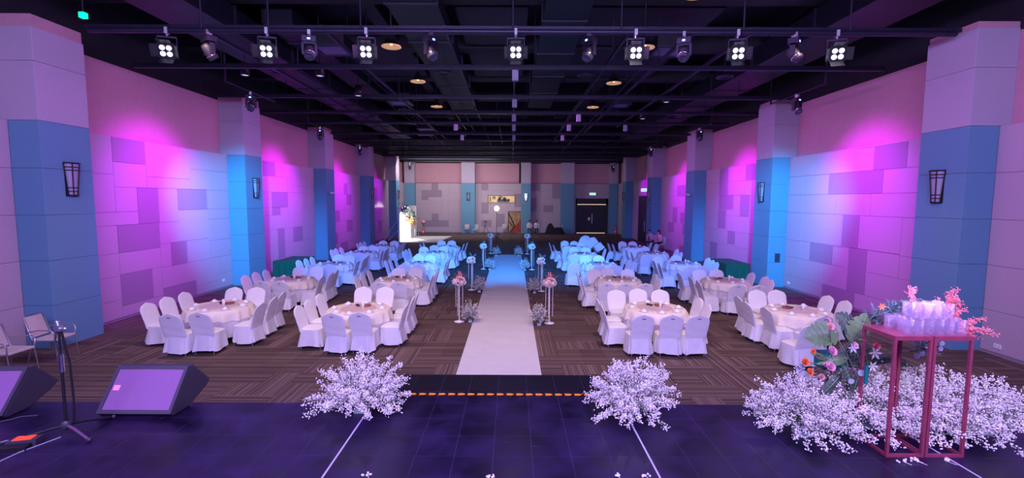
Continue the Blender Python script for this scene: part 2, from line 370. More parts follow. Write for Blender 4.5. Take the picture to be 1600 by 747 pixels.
def fill(parent, axis, face, sgn, a0, a1, cols, darks, holes=(), shift=0):
    for d in darks: wpanel(parent, axis, face, d[0], d[1], max(.06, d[2]), d[3], panel_dark, sgn, 0.003)
    obst = list(darks) + list(holes)
    def edges(v, lo, hi, extra):
        e = [lo, hi]
        for q in v:
            if lo < q < hi: e.append(q)
        e = sorted(set(round(q, 4) for q in e))
        for q in extra:
            if lo + .3 < q < hi - .3 and min(abs(q-k) for k in e) > .3: e.append(q); e.sort()
        return e
    ex_ = edges([q for d in obst for q in d[:2]], a0, a1, [a0 + .9*k for k in range(1, 12)])
    ez = edges([max(.06, q) for d in obst for q in d[2:4]], .06, ZB, [.95, 1.93, 2.93, 3.93])
    free = {(i, j): not any(d[0]-1e-3 <= (ex_[i]+ex_[i+1])/2 <= d[1]+1e-3 and d[2]-1e-3 <= (ez[j]+ez[j+1])/2 <= d[3]+1e-3 for d in obst) for i in range(len(ex_)-1) for j in range(len(ez)-1)}
    n = 0
    for j in range(len(ez)-2, -1, -1):
        for i in range(len(ex_)-1):
            if not free[(i, j)]: continue
            i1 = i; j1 = j; n += 1; mw, mh = ((2.3, .75), (1.5, 1.15), (1.9, 1.0))[(n + shift) % 3]
            while i1+1 < len(ex_)-1 and free[(i1+1, j)] and ex_[i1+2]-ex_[i] < mw: i1 += 1
            while j1-1 >= 0 and all(free[(k, j1-1)] for k in range(i, i1+1)) and ez[j+1]-ez[j1-1] < mh: j1 -= 1
            for a in range(i, i1+1):
                for b in range(j1, j+1): free[(a, b)] = False
            wpanel(parent, axis, face, ex_[i], ex_[i1+1], ez[j1], ez[j+1], panel_light, sgn)
OFFC = [1.17, 2.5, 3.23, 3.97, 4.7, 5.44, 6.2, 7.458]
LD = [[(2.5, 3.6, 4.27, ZB), (3.23, 4.0, 2.57, 3.6), (4.8, 6.2, 2.93, 3.6), (2.5, 3.97, 1.82, 2.57), (4.4, 5.1, 1.2, 1.92), (2.5, 3.6, .36, 1.23), (4.0, 5.45, 0, .56)],
      [(2.45, 3.45, 4.3, ZB), (3.07, 4.53, 2.92, 3.6), (3.07, 3.8, 2.57, 2.92), (3.48, 4.1, .59, 1.95), (4.95, 5.95, 1.2, 1.93)],
      [(4.4, 5.0, 3.6, 4.3), (4.8, 5.7, 2.93, 3.6), (2.8, 3.56, 1.92, 2.6), (4.74, 5.8, 1.2, 1.95), (2.7, 3.15, .6, 1.27), (3.6, 4.9, 0, .6)],
      [(3.0, 4.0, 2.9, 4.2), (4.3, 5.2, 0.6, 1.6)], []]
RD = [[(2.28, 3.4, 4.2, ZB-.05), (3.03, 5.25, 3.53, 4.2), (3.8, 4.5, 1.88, 2.88), (4.87, 6.01, 1.23, 1.85), (3.42, 4.15, .53, 1.87), (3.8, 5.26, 0, .53)],
      [(2.2, 3.26, 4.22, 4.9), (4.3, 5.8, 2.91, 3.57), (2.82, 3.64, 2.6, 3.56), (5.0, 5.85, 1.94, 2.86), (4.0, 4.73, 1.25, 1.86), (5.8, 6.64, .34, 1.16), (4.93, 5.85, 3.57, 4.9)],
      [(2.6, 4.3, 3.56, 4.25), (4.2, 5.0, 1.9, 2.87), (2.7, 3.6, 1.93, 2.56), (4.7, 5.8, 1.25, 1.88), (2.7, 3.2, 1.23, 1.9), (2.8, 3.6, 0, .52)],
      [], []]
for i in range(5):
    e = PL[i]+7.458 if i < 4 else BACK-.2
    fill(wl, 'x', LWL, 1, PL[i]+PW, e, [PL[i]+c for c in OFFC], [(PL[i]+a, PL[i]+b, c, d) for a, b, c, d in LD[i]], shift=i)
    e = PR[i]+7.458 if i < 4 else BACK-.2
    holes = [(35.6, 37.9, 0, 3.67)] if i == 3 else []
    fill(wr, 'x', LWR, -1, PR[i]+PW, e, [PR[i]+c for c in OFFC], [(PR[i]+a, PR[i]+b, c, d) for a, b, c, d in RD[i]], holes, shift=i)
for par, face, sg, p in ((wl, LWL, 1, PL[0]), (wr, LWR, -1, PR[0])):
    zs = [0.06, .95, 1.93, 2.93, 3.93, ZB]
    for a in range(4):
        for z0, z1 in zip(zs, zs[1:]): wpanel(par, 'x', face, p-1.43*(a+1), p-1.43*a, z0, z1, panel_light, sg)
bw = BACK-.2
for x0, x1, dk, hl in ((-10.6, -5.0, [(-8.04, -7.4, 4.25, ZB), (-9.06, -7.06, 3.57, 4.24), (-9.06, -8.4, 3.25, 3.56), (-8.04, -7.4, 1.23, 1.9), (-9.06, -6.38, .58, 1.22)], []),
                   (-3.7, 0.9, [(-3.08, -2.4, 4.25, ZB), (-3.08, -2.4, 1.92, 3.03), (-3.08, -2.08, .6, 1.27), (-1.5, -.75, .61, 1.92), (.26, .88, 2.6, 3.91)], [(-2.38, .24, 3.04, 3.72), (-.38, .89, 0, 2.13)]),
                   (1.83, 4.85, [(1.85, 2.79, 4.22, 4.9), (4.0, 4.84, 3.45, 4.9), (1.85, 2.46, 2.15, 3.46), (3.14, 4.11, 2.1, 2.78)], []),
                   (6.1, 9.75, [], [(6.35, 9.6, 0, 3.48)])):
    fill(wb, 'y', bw, -1, x0, x1, [], dk, hl)

struct(MB().box(-10.5, 9.7, BACK-.225, BACK-.01, ZB+.003, ZB+.05).obj('trim_1', mat('trim_dark', (.18, .10, .12), .8)))
struct(MB().box(.68, .86, BACK-.2, BACK-.02, ZB+.06, 6.9).obj('dark_slit', black_paint))  # solid black strip put in for the dark slit left of the pilaster
# pilasters
def pilaster(side, y0, w_, full=True):
    s = 1 if side == 'l' else -1
    X = XL if side == 'l' else XR; LW = LWL if side == 'l' else LWR; UW = UWL if side == 'l' else UWR
    m = MB(); e = 0.02
    m.box(min(UW, X-s*e), max(UW, X-s*e), y0+e, y0+w_-e, 0, ZT+.25, 0)
    o = struct(m.obj('pilaster', [wall_pink]))
    zs = [0.0, .96, 1.94, 2.93, 3.93, ZB]
    for z0, z1 in zip(zs, zs[1:]):
        wpanel(o, 'x', X, y0, y0+w_, z0, z1, panel_blue, s)
        for yy, sg in ((y0, -1), (y0+w_, 1)): wpanel(o, 'y', yy, min(LW, X), max(LW, X), z0, z1, panel_blue, sg)
    for z0, z1 in ((ZB, 6.15), (6.15, ZT if side == 'l' else ZT+.12)):
        wpanel(o, 'x', X, y0, y0+w_, z0, z1, panel_white, s)
        for yy, sg in ((y0, -1), (y0+w_, 1)): wpanel(o, 'y', yy, min(UW, X), max(UW, X), z0, z1, panel_white, sg)
    return o
for p in PL: pilaster('l', p, PW)
for p in PR: pilaster('r', p, PW)
def back_pil(x0, x1, y0=45.4):
    m = MB().box(x0+.02, x1-.02, y0+.02, BACK, 0, ZT+.1)
    o = struct(m.obj('pilaster', wall_pink)); zs = [0.0, .96, 1.94, 2.93, 3.93, ZB, 6.15, ZT+.1]
    for z0, z1 in zip(zs, zs[1:]):
        mt = panel_blue if z1 <= ZB else panel_white
        wpanel(o, 'y', y0, x0, x1, z0, z1, mt, -1); wpanel(o, 'x', x1, y0, BACK, z0, z1, mt, 1); wpanel(o, 'x', x0, y0, BACK, z0, z1, mt, -1)
for a, b in ((-10.6, -9.62), (-5.0, -3.68), (.88, 1.83), (4.82, 6.1), (9.65, 10.4)): back_pil(a, b)

# ceiling
m = MB().box(-12, 12, -3, BACK+.3, 9.0, 9.2)
ceiling = struct(m.obj('ceiling', ceil_slab))
k = 0
for yy in (7.4, 11.6, 15.4, 19.2, 23.0, 26.8, 30.6, 34.4, 38.2, 42.0):
    b = MB().box(-11, 10.8, yy, yy+.45, 8.2, 9.0).obj('ceiling_beam', black_paint, ceiling)
for xx in (-8.2, -3.9, 3.9, 8.2):
    MB().box(xx-.2, xx+.2, -3, BACK, 8.45, 9.0).obj('ceiling_beam', black_paint, ceiling)
# board soffits between beams
for x0, x1, y0, y1 in ((-6.8, -3.4, 6, 10.9), (-1.6, .5, 5, 11.4), (2.2, 6.6, 5, 11.4), (-1.5, .4, 12.3, 15.2), (2.0, 5.5, 12.3, 15.2), (-6.5, -3.4, 16, 19), (2.0, 5.5, 16, 19), (-1.5, .4, 16, 19)):
    MB().box(x0, x1, y0, y1, 8.25, 8.3).obj('ceiling_board', ceil_slab, ceiling)
def duct(x0, x1, y0, y1, z0, z1, label, flanges):
    t = thing('air_duct', label, 'duct', ((x0+x1)/2, y0, z0))
    cx = (x0+x1)/2
    MB().box(x0-cx, x1-cx, 0, y1-y0, 0, z1-z0).obj('duct_body', duct_m, t)
    for f in flanges: MB().box(x0-cx-.03, x1-cx+.03, f-y0-.04, f-y0+.04, -.03, z1-z0+.03).obj('flange', rail_m, t)
    for f in flanges[::2]:
        for x in (x0-cx-.05, x1-cx+.05): MB().tube([(x, f-y0, -.03), (x, f-y0, 9.0-z0)], .012, 5).obj('hanger_rod', rail_m, t)
    return t
duct(-2.95, -1.75, 6.0, 23.5, 7.8, 8.2, 'long rectangular grey air duct left of the ceiling centre line', [8.4, 11, 13.6, 16.2, 18.8, 21.4])
duct(.75, 1.85, 6.0, 23.0, 7.8, 8.2, 'long rectangular grey air duct just right of the ceiling centre line', [8.4, 12.0, 14.6, 17.2, 19.8])
duct(7.6, 9.0, 6.0, 33, 7.5, 8.1, 'wide dark air duct along the right wall below the slab', [9, 12, 15, 18, 21, 24, 27, 30])
duct(-8.3, -7.0, 6.0, 33, 7.5, 8.1, 'wide dark air duct along the left wall below the slab', [9, 12, 15, 18, 21, 24, 27, 30])
duct(-6.6, -5.8, 12.5, 21, 7.9, 8.3, 'short dark air duct in the left half of the ceiling', [14, 16.5, 19])

ords = ['first', 'second', 'third', 'fourth', 'fifth', 'sixth', 'seventh', 'eighth', 'ninth', 'tenth', 'eleventh']
# front lighting bar
bar = thing('lighting_bar', 'long dark pipe across the hall carrying the row of stage lights', 'lighting bar', (0, 10.3, 6.93))
MB().tube([(-9.2, 0, 0), (9.6, 0, 0)], .06, 10).obj('pipe', rail_m, bar)
MB().box(-9.3, 9.75, .02, .10, .05, .13).obj('upper_rail', rail_m, bar)
for x in (-6.75, -5.3, -3.3, 0.0, 2.35, 5.0, 7.3):
    MB().tube([(x, 0, 0.05), (x, 0, 2.05)], .022, 6).obj('drop_rod', rail_m, bar)
for i, yy in enumerate((12.97, 16.62, 19.5, 22.1, 25.7, 28.4, 31.6, 34.9, 38.3, 41.6, 44.2)):
    t = thing('ceiling_rail', f'dark slotted rail across the ceiling, {ords[i]} behind the stage light bar', 'rail', (0, yy, 6.93), group='cross rails under the ceiling')
    m = MB(); m.box(-10.4, 10.2, -.05, .05, -.06, -.045); m.box(-10.4, 10.2, -.05, -.035, -.045, .06); m.box(-10.4, 10.2, .035, .05, -.045, .06)
    m.obj('channel', rail_m, t)
    for x in (-8, -4, 0.6, 4, 8): MB().tube([(x, 0, 0), (x, 0, 2.05)], .012, 5).obj('hanger_rod', rail_m, t)
for i, (X, y1, nm) in enumerate(((-6.9, 30, 'outermost left'), (-4.2, 26, 'middle left'), (-1.5, 22, 'inner left'), (.05, 46, 'central'), (2.6, 30, 'inner right'), (4.0, 26, 'middle right'), (5.35, 24, 'outer right'))):
    o = MB().box(X-.03, X+.03, 10.4, y1, 7.02, 7.1).obj('ceiling_rail', rail_m)
    tag(o, f'thin lengthwise ceiling rail running to the back, {nm} one', 'rail', 'lengthwise rails under the ceiling')
rc = random.Random(31)
for i in range(16):
    X = rc.uniform(-8.5, 8.5); y0 = rc.uniform(11, 26); y1 = y0 + rc.uniform(8, 18); z = rc.uniform(7.15, 7.7)
    o = MB().tube([(X, y0, 8.98), (X, y0, z), (X, min(y1, 45.5), z), (X, min(y1, 45.5), 8.98)], .02 + .015*rc.random(), 6).obj('ceiling_conduit', rail_m)
    tag(o, 'dark conduit running lengthwise in the black ceiling space', 'conduit', 'conduits in the ceiling')
for i in range(9):
    y = 24.0 + 2.3*i; x0 = rc.uniform(-9, 2); x1 = x0 + rc.uniform(4, 7); z = rc.uniform(7.2, 7.6)
    o = MB().tube([(x0, y, 8.98), (x0, y, z), (x1, y, z), (x1, y, 8.98)], .05, 6).obj('ceiling_pipe', duct_m)
    tag(o, 'short dark cross pipe in the rear ceiling space', 'pipe', 'cross pipes in the rear ceiling')
# junction boxes
jb_me = MB().box(-.085, .085, -.05, .05, -.14, .14).box(-.02, .02, -.02, .02, .14, .17).mesh('junction_box', mat('jb', (0.34, 0.31, 0.42), 0.5))
jb = [(805, 121, 12.9, 'centre line, nearest'), (804, 160, 16.5, 'centre line, second'), (803, 184, 19.4, 'centre line, third'), (803, 200, 22, 'centre line, fourth'), (803, 213, 25.6, 'centre line, fifth'),
      (904, 185, 19.4, 'right of centre, nearest'), (889, 201, 22, 'right of centre, second'), (879, 215, 25.6, 'right of centre, third'), (977, 201, 22, 'far right'), (712, 201, 22, 'left of centre, nearest'), (722, 213, 25.6, 'left of centre, second')]
for px, py, Y, wd in jb:
    Y = min((12.97, 16.62, 19.5, 22.1, 25.7), key=lambda q: abs(q-Y)); x, z = aty(px, py, Y)
    o = link('junction_box', jb_me, None, (x, Y, 6.71)); tag(o, f'small pale junction box hung under a ceiling rail, {wd}', 'junction box', 'ceiling junction boxes')

# pendant lamps
def pendant():
    t = thing('pendant_lamp', '', 'lamp')
    m = MB(); m.lathe([(.05, .30), (.07, .22), (.14, .12), (.215, .03), (.235, 0)], 24); m.obj('lamp_shade', black_metal, t)
    m = MB(); m.lathe([(.235, 0), (.237, -.012), (.18, .0), (.12, .07), (.05, .12), (.001, .13)], 24); m.obj('reflector', gold_m, t)
    MB().ball((0, 0, .055), .03, 0, 10, 6).obj('bulb', bulb_m, t)
    MB().tube([(0, 0, .28), (0, 0, 2.0)], .02, 6).obj('stem', black_metal, t)
    return t
pd = pendant(); first = True
for X, Y, wd in ((-3.0, 8.5, 'left row, nearest the stage'), (-2.95, 11.5, 'left row, beside the light bar'), (-2.98, 14.8, 'left row, third from the stage'), (-3.03, 18.7, 'left row, fourth from the stage'),
                 (3.3, 8.6, 'right row, at the top edge of the picture'), (3.2, 11.5, 'right row, beside the light bar'), (3.2, 14.9, 'right row, third from the stage'), (3.2, 18.7, 'right row, fourth from the stage')):
    lab = f'black dome pendant with gold lining, {wd}'
    if first: o = pd; o.location = (X, Y, 7.0); o['label'] = lab; o['group'] = 'gold lined pendants'; first = False
    else: o = dup(pd, (X, Y, 7.0), None, lab, 'gold lined pendants')
    spot((X, Y, 6.97), (X, Y, 0), 55, (1.0, 0.62, 0.38), 110, 1.0, 0.1)

# ceiling cassettes, ring speakers, cans
def cassette():
    t = thing('air_cassette', '', 'air vent')
    MB().box(-.45, .45, -.45, .45, .05, .35).obj('housing', black_metal, t)
    m = MB()
    for a, b, c, d in ((-.47, .47, -.47, -.38), (-.47, .47, .38, .47), (-.47, -.38, -.38, .38), (.38, .47, -.38, .38)): m.box(a, b, c, d, 0, .05)
    m.obj('frame', rail_m, t)
    for a in (-.4, .4): MB().tube([(a, 0, .3), (a, 0, 1.62)], .012, 5).obj('hanger_rod', rail_m, t)
    MB().box(-.36, .36, -.36, .36, .02, .05).obj('grille', mat('vent_grille', (0.20, 0.18, 0.32), 0.6), t)
    return t
ca = cassette(); first = True
for px, py, z, wd in ((521, 80, 7.4, 'between the left stage lights'), (626, 162, 7.4, 'left of the third pendant'), (1045, 82, 7.4, 'behind the right moving heads'), (967, 166, 7.4, 'right of the rear pendant'), (666, 203, 7.4, 'far left, in the rear ceiling'), (664, 211, 7.4, 'rear left, last lit one')):
    x, y = atz(px, py, z); lab = f'square ceiling air cassette, {wd}'
    if first: ca.location = (x, y, z); ca['label'] = lab; ca['group'] = 'ceiling air cassettes'; first = False
    else: dup(ca, (x, y, z), None, lab, 'ceiling air cassettes')
m = MB(); m.lathe([(.15, .06), (.24, .05), (.26, 0), (.21, -.005), (.19, .03), (.001, .03)], 24); m.tube([(0, 0, .03), (0, 0, 1.9)], .01, 5)
ring_me = m.mesh('ceiling_speaker', rail_m)
for px, py, wd in ((435, 113, 'left of centre'), (693, 115, 'above the second left pendant'), (915, 118, 'right of the duct'), (1132, 121, 'far right'), (632, 172, 'behind the small left cassette'), (1048, 184, 'rear right'), (583, 181, 'rear left'), (874, 184, 'rear centre'), (957, 173, 'below the right cassette')):
    x, y = atz(px, py, 7.1); tag(link('ceiling_speaker', ring_me, None, (x, y, 7.1)), f'round ring shaped ceiling speaker, {wd}', 'speaker', 'round ceiling speakers')
m = MB(); m.lathe([(.1, .34), (.12, .34), (.12, 0), (.1, 0), (.1, .03), (.001, .03)], 16); m.tube([(0, 0, .33), (0, 0, 2.15)], .012, 5); can_me = m.mesh('can_downlight', black_metal)
gl_me = MB().cyl((0, 0, 0), .09, .012, .028, 16).mesh('lens', mat('can_lens', (.8, .8, .9), .5, emit=(.7, .65, 1), estr=.8))
for px, py, wd in ((500, 119, 'left of the stage light bar centre'), (383, 118, 'near the left wall'), (560, 150, 'behind the left stage lights'), (1004, 186, 'in the rear right ceiling'), (1041, 160, 'near the right wall duct')):
    x, y = atz(px, py, 6.85); t = link('can_downlight', can_me, None, (x, y, 6.85)); tag(t, f'black cylinder downlight, {wd}', 'downlight', 'black can downlights'); link('lens', gl_me, t)
o = MB().box(-.05, .05, -.05, .05, -.05, .05).obj('indicator_lamp', led_green); x, y = atz(130, 24, 6.9); o.location = (x, y, 6.9); tag(o, 'tiny green indicator light in the dark ceiling over left pilaster', 'light')
MB().tube([(0, 0, 0), (0, 0, 2.1)], .015, 5).obj('stem', black_metal, o)

# par fixtures with barn doors
def par():
    t = thing('stage_light', '', 'stage light')
    m = MB(); m.tube([(0, 0, .0), (0, 0, -.10)], .02, 8); m.box(-.03, .03, -.07, .07, -.05, .08); m.obj('clamp', steel, t)
    m = MB(); m.box(-.19, .19, -.02, .02, -.13, -.10); m.box(-.19, -.175, -.02, .02, -.42, -.10); m.box(.175, .19, -.02, .02, -.42, -.10); m.obj('yoke', rail_m, t)
    h = MB(); c = Vector((0, 0, -.40)); R = Matrix.Rotation(math.radians(20), 4, 'X')
    h.obox(c, (.31, .22, .31), R); h.lathe([(.16, 0), (.10, .12), (.06, .14), (.001, .14)], 12, c + R.to_3x3() @ Vector((0, .1, 0)), 0, R @ Matrix.Rotation(-PI/2, 4, 'X')); hd = h.obj('housing', black_metal, t)
    for sx in (-1, 1):
        for sz in (-1, 1):
            q = c + R.to_3x3() @ Vector((sx*.062, -.112, sz*.062)); MB().cyl(q, .052, -.008, .012, 14, 0, R @ Matrix.Rotation(PI/2, 4, 'X')).obj('lamp_lens', led_white, hd)
    for nm, a, off, ax in (('t', 0, (0, -.11, .155), 'X'), ('b', 1, (0, -.11, -.155), 'X'), ('l', 2, (-.155, -.11, 0), 'Z'), ('r', 3, (.155, -.11, 0), 'Z')):
        m = MB(); ang = {0: -.5, 1: .5, 2: -.6, 3: .6}[a]
        RR = R @ Matrix.Rotation(ang if a < 2 else ang, 4, ax)
        sz = (.26, .17, .008) if a < 2 else (.008, .17, .26)
        p = c + R.to_3x3() @ Vector(off) + RR.to_3x3() @ Vector((0, -.085, 0)); m.obox(p, sz, RR)
        m.obj('barn_door', duct_m, t)
    return t
pr = par(); first = True
for px, wd in ((262, 'far left end'), (418, 'second from the left'), (573, 'third from the left'), (806, 'at the centre of the bar'), (993, 'third from the right'), (1152, 'second from the right'), (1307, 'far right end')):
    x, z = aty(px, 60, 10.3); lab = f'four-lens stage light with barn doors on front bar, {wd}'
    rz = -x*0.045
    if first: pr.location = (x, 10.28, 6.9); pr.rotation_euler = (0, 0, rz); pr['label'] = lab; pr['group'] = 'four-lens lights on the front bar'; first = False
    else: dup(pr, (x, 10.28, 6.9), rz, lab, 'four-lens lights on the front bar')
def mover():
    t = thing('moving_head_light', '', 'stage light')
    m = MB(); m.tube([(0, 0, 0), (0, 0, -.10)], .02, 8); m.box(-.03, .03, -.06, .06, -.04, .06); m.obj('clamp', steel, t)
    m = MB(); m.box(-.14, .14, -.10, .10, -.20, -.08); b = m.obj('base', rail_m, t)
    MB().box(-.03, .03, -.106, -.10, -.16, -.125).obj('display', led_blue, b)
    m = MB(); m.box(-.155, -.115, -.05, .05, -.46, -.20); m.box(.115, .155, -.05, .05, -.46, -.20); m.box(-.155, .155, -.05, .05, -.235, -.20); m.obj('yoke', rail_m, t)
    R = Matrix.Rotation(math.radians(-38), 4, 'X'); c = (0, 0, -.40)
    m = MB(); m.lathe([(.001, .17), (.07, .16), (.105, .08), (.11, -.02), (.115, -.13), (.10, -.17), (.085, -.165)], 16, c, 0, R); h = m.obj('head', black_plastic, t)
    MB().lathe([(.086, -.165), (.05, -.15), (.001, -.145)], 16, c, 0, R).obj('lens', lens_m, h)
    MB().lathe([(.112, -.06), (.119, -.06), (.119, -.09), (.112, -.09)], 16, c, 0, R).obj('trim_ring', chrome, h)
    return t
mv = mover(); first = True
for px, rz, wd in ((327, 2.6, 'farthest left'), (484, 0.25, 'second from the left'), (673, .9, 'third from the left'), (921, -.9, 'third from the right'), (1069, -.5, 'second from the right'), (1241, .8, 'farthest right')):
    x, z = aty(px, 60, 10.3); lab = f'moving head light with blue display on front bar, {wd}'
    if first: mv.location = (x, 10.28, 6.88); mv.rotation_euler = (0, 0, rz); mv['label'] = lab; mv['group'] = 'moving heads on the front bar'; first = False
    else: dup(mv, (x, 10.28, 6.88), rz, lab, 'moving heads on the front bar')
# side hanging frames with wall-wash movers
for side, px, py, Y, wd in (('R', 1245, 165, 14.8, 'nearest on the right wall'), ('R', 1093, 208, 22.2, 'second on the right wall'), ('R', 1016, 238, 29.5, 'third on the right wall'),
                        ('L', 392, 158, 15.2, 'nearest on the left wall'), ('L', 500, 200, 22.4, 'second on the left wall'), ('L', 562, 222, 29.8, 'third on the left wall'), ('L', 640, 243, 43.8, 'by the rear left corner'), ('R', 958, 264, 43.8, 'by the rear right corner')):
    x, z = aty(px, py, Y); z = min(z + .3, 6.7)
    o = dup(mv, (x, Y, z), .3, f'black moving head hung from pipe frame, {wd}', 'moving heads along the side walls')
    s = -1 if side == 'R' else 1
    m = MB().tube([(0, -1.3, 2.2), (0, -1.3, .05), (0, 1.5, .05), (0, 1.5, 2.2)], .03, 6)
    f = m.obj('pipe_frame', rail_m); f.location = (x, Y, z); tag(f, f'black bent pipe frame holding moving head, {wd}', 'pipe frame', 'pipe frames along the side walls')

# sconces
def sconce(lit=False):
    t = thing('wall_sconce', '', 'wall lamp')
    def sec(z):
        k = (z + .36)/.72; wd = .10 + .075*k; return wd
    def shell(u, v):
        z = -.36 + .72*v; a = PI*u; r = sec(z)*.9; return (r*math.cos(a), -r*.75*math.sin(a), z)
    MB().grid(shell, 10, 1).obj('glass_shade', frost_lit if lit else frost, t)
    m = MB()
    for z in (-.36, -.27, -.19, .20, .27, .36):
        r = sec(z); m.tube([(r*math.cos(PI*i/8), -r*.78*math.sin(PI*i/8), z) for i in range(9)], .011 if abs(z) < .35 else .017, 6)
    m.obj('ring_bands', black_metal, t)
    for a in (0, 60, 120, 180):
        c, s = math.cos(math.radians(a)), math.sin(math.radians(a))
        MB().tube([(sec(z)*c, -sec(z)*.78*s, z) for z in (-.36, .36)], .012, 6).obj('bar', black_metal, t)
    MB().box(-.15, .15, 0, .02, -.38, .38).obj('back_plate', black_metal, t)
    return t
sc = sconce(); first = True; row = ['nearest', 'second', 'third', 'fourth', 'fifth']
def put_sc(loc, rz, lab):
    global first
    if first: sc.location = loc; sc.rotation_euler = (0, 0, rz); sc['label'] = lab; sc['group'] = 'wall sconces on the blue pilasters'; first = False
    else: dup(sc, loc, rz, lab, 'wall sconces on the blue pilasters')
for i in (0, 1, 3, 4):
    put_sc((XL+.022, PL[i]+.62 - (.0), 3.72), PI/2, f'black framed sconce on the {row[i]} blue pilaster, left side of the hall')
    put_sc((XR-.022, PR[i]+.62, 3.65), -PI/2, f'black framed sconce on the {row[i]} blue pilaster, right side of the hall')
put_sc((-4.3, 45.37, 3.6), 0, 'black framed sconce on the back wall pilaster left of the booth window')
s2 = sconce(True); s2.location = (1.35, 45.37, 3.6); tag(s2, 'lit sconce glowing white on the pilaster right of the booth window', 'wall lamp', 'wall sconces on the blue pilasters')
# cctv cameras, sockets, thermostat
for X, Y, sg, wd in ((XL, PL[2]+.5, 1, 'left'), (XR, PR[2]+.5, -1, 'right')):
    o = thing('security_camera', f'small white security camera on the third {wd} pilaster', 'camera', (X, Y, 3.65))
    MB().tube([(0, 0, 0), (sg*.16, 0, 0)], .02, 8).obj('bracket', white_p, o)
    MB().tube([(sg*.16, -.22, -.03), (sg*.16, .1, .0)], .05, 10).obj('housing', white_gloss, o)
for nm, px, py, X, wd in (('l', 349, 438, LWL, 'left wall beside the second blue pilaster'), ('r', 1232, 442, LWR, 'right wall beside the second blue pilaster'), ('rn', 1559, 541, LWR, 'right wall beside the nearest blue pilaster')):
    x, y, z = ray(px, py); k = X/x; sg = -1 if X > 0 else 1
    o = thing('wall_socket', f'small white double socket low on the {wd}', 'socket', (X, k*y, CAM_Z+k*z))
    MB().box(*sorted((0, sg*.018)), -.075, .075, -.045, .045).obj('plate', white_gloss, o)
    for q in (-.035, .035): MB().box(*sorted((sg*.016, sg*.022)), q-.02, q+.02, -.02, .02).obj('outlet', mat('outlet', (.6, .6, .62), .4), o)
o = MB().box(-.09, .09, -.03, 0, -.16, .16).obj('wall_controller', black_plastic); o.location = (10.15, PR[1]-.02, 1.15); tag(o, 'black upright control box low on the second right pilaster', 'control box')

# doors, window, sign
d1 = struct(bpy.data.objects.new('door_1', None)); C.objects.link(d1); d1.location = (7.97, BACK-.24, 0)
m = MB(); m.box(-1.62, -1.50, -.03, .1, 0, 3.48); m.box(1.42, 1.62, -.03, .1, 0, 3.48); m.box(-1.62, 1.62, -.03, .1, 2.92, 3.48); m.obj('door_frame', door_m, d1)
for a, b in ((-1.5, -.045), (-.035, 1.42)): MB().box(a, b, 0, .06, .06, 2.84).obj('door_leaf', door_m, d1)
MB().box(-1.45, 1.4, -.02, .02, 2.86, 2.91).obj('top_leak_glow', warm_strip, d1); MB().box(-1.5, 1.35, -.02, .02, 0.005, .05).obj('base_leak_glow', warm_strip, d1)  # glowing strips stand in for light leaking above and below the leaves
MB().box(-.03, .08, -.05, 0, 1.0, 1.95).obj('door_handle', steel, d1); MB().box(-.36, -.18, -.012, 0, 1.3, 1.6).obj('notice', white_p, d1)
d2 = struct(bpy.data.objects.new('door_2', None)); C.objects.link(d2); d2.location = (LWR-.03, 36.75, 0)
MB().box(-.02, .05, -1.15, 1.15, 0, 3.67).obj('door_frame', door_m, d2)
for a, b in ((-1.05, -.01), (.01, 1.05)): MB().box(-.04, -.02, a, b, .05, 3.0).obj('door_leaf', door_m, d2)
MB().box(-.12, -.04, -.95, -.9, .9, 1.7).obj('door_handle', steel, d2)
def exit_sign(loc, rz, lab):
    t = thing('exit_sign', lab, 'exit sign', loc, rz)
    MB().box(-.33, .33, -.03, .03, -.14, .14).obj('housing', white_p, t)
    f = MB().box(-.30, .30, -.036, -.03, -.115, .115).obj('sign_face', exit_m, t)
    tx = bpy.data.curves.new('exit_text', 'FONT'); tx.body = 'EXIT'; tx.size = .2; tx.align_x = 'CENTER'; tx.align_y = 'CENTER'; tx.extrude = .001; tx.materials.append(exit_dark)
    to = bpy.data.objects.new('tmp', tx); C.objects.link(to); dg = bpy.context.evaluated_depsgraph_get(); me = bpy.data.meshes.new_from_object(to.evaluated_get(dg)); bpy.data.objects.remove(to)
    if not me.materials: me.materials.append(exit_dark)
    if loc[1] < 45: MB().tube([(0, 0, .14), (0, 0, 5.0)], .015, 5).obj('hanger_rod', rail_m, t)
    o = link('lettering', me, t); o.location = (0, -.038, 0); o.rotation_euler = (PI/2, 0, 0)
exit_sign((8.02, BACK-.28, 3.93), 0, 'lit exit sign above the double door in the back wall')
x, y, z = ray(1008, 297); k = 10.1/x; exit_sign((10.1, k*y, CAM_Z+k*z), -PI/2+.9, 'lit exit sign above the dark side door on the right')
w1 = struct(bpy.data.objects.new('window_1', None)); C.objects.link(w1); w1.location = (-1.07, BACK-.2, 3.38)
m = MB(); m.box(-1.35, 1.35, -.04, .02, -.38, -.34); m.box(-1.35, 1.35, -.04, .02, .34, .38); m.box(-1.35, -1.31, -.04, .02, -.34, .34); m.box(1.31, 1.35, -.04, .02, -.34, .34); m.obj('window_frame', black_metal, w1)
MB().box(-1.31, 1.31, .16, .18, -.34, .34).obj('booth_back', booth_m, w1)  # back wall glows by itself in place of the booth's own lighting
m = MB(); m.box(-.42, .80, .05, .12, -.30, -.02); m.ball((-.2, .1, .0), .16, 0); m.ball((.3, .1, -.02), .2, 0); m.ball((.72, .1, -.08), .12, 0); m.obj('mixing_desk', black_plastic, w1)
m = MB(); m.box(-1.2, -1.05, .10, .13, -.25, .2); m.box(-.9, -.6, .12, .14, .0, .28); m.box(-.3, .1, .12, .14, .1, .3); m.obj('shelf_boxes', mat('booth_box', (.2, .28, .12), .7), w1)
MB().box(-1.31, 1.31, .0, .006, -.34, .34).obj('pane', glass_m, w1)
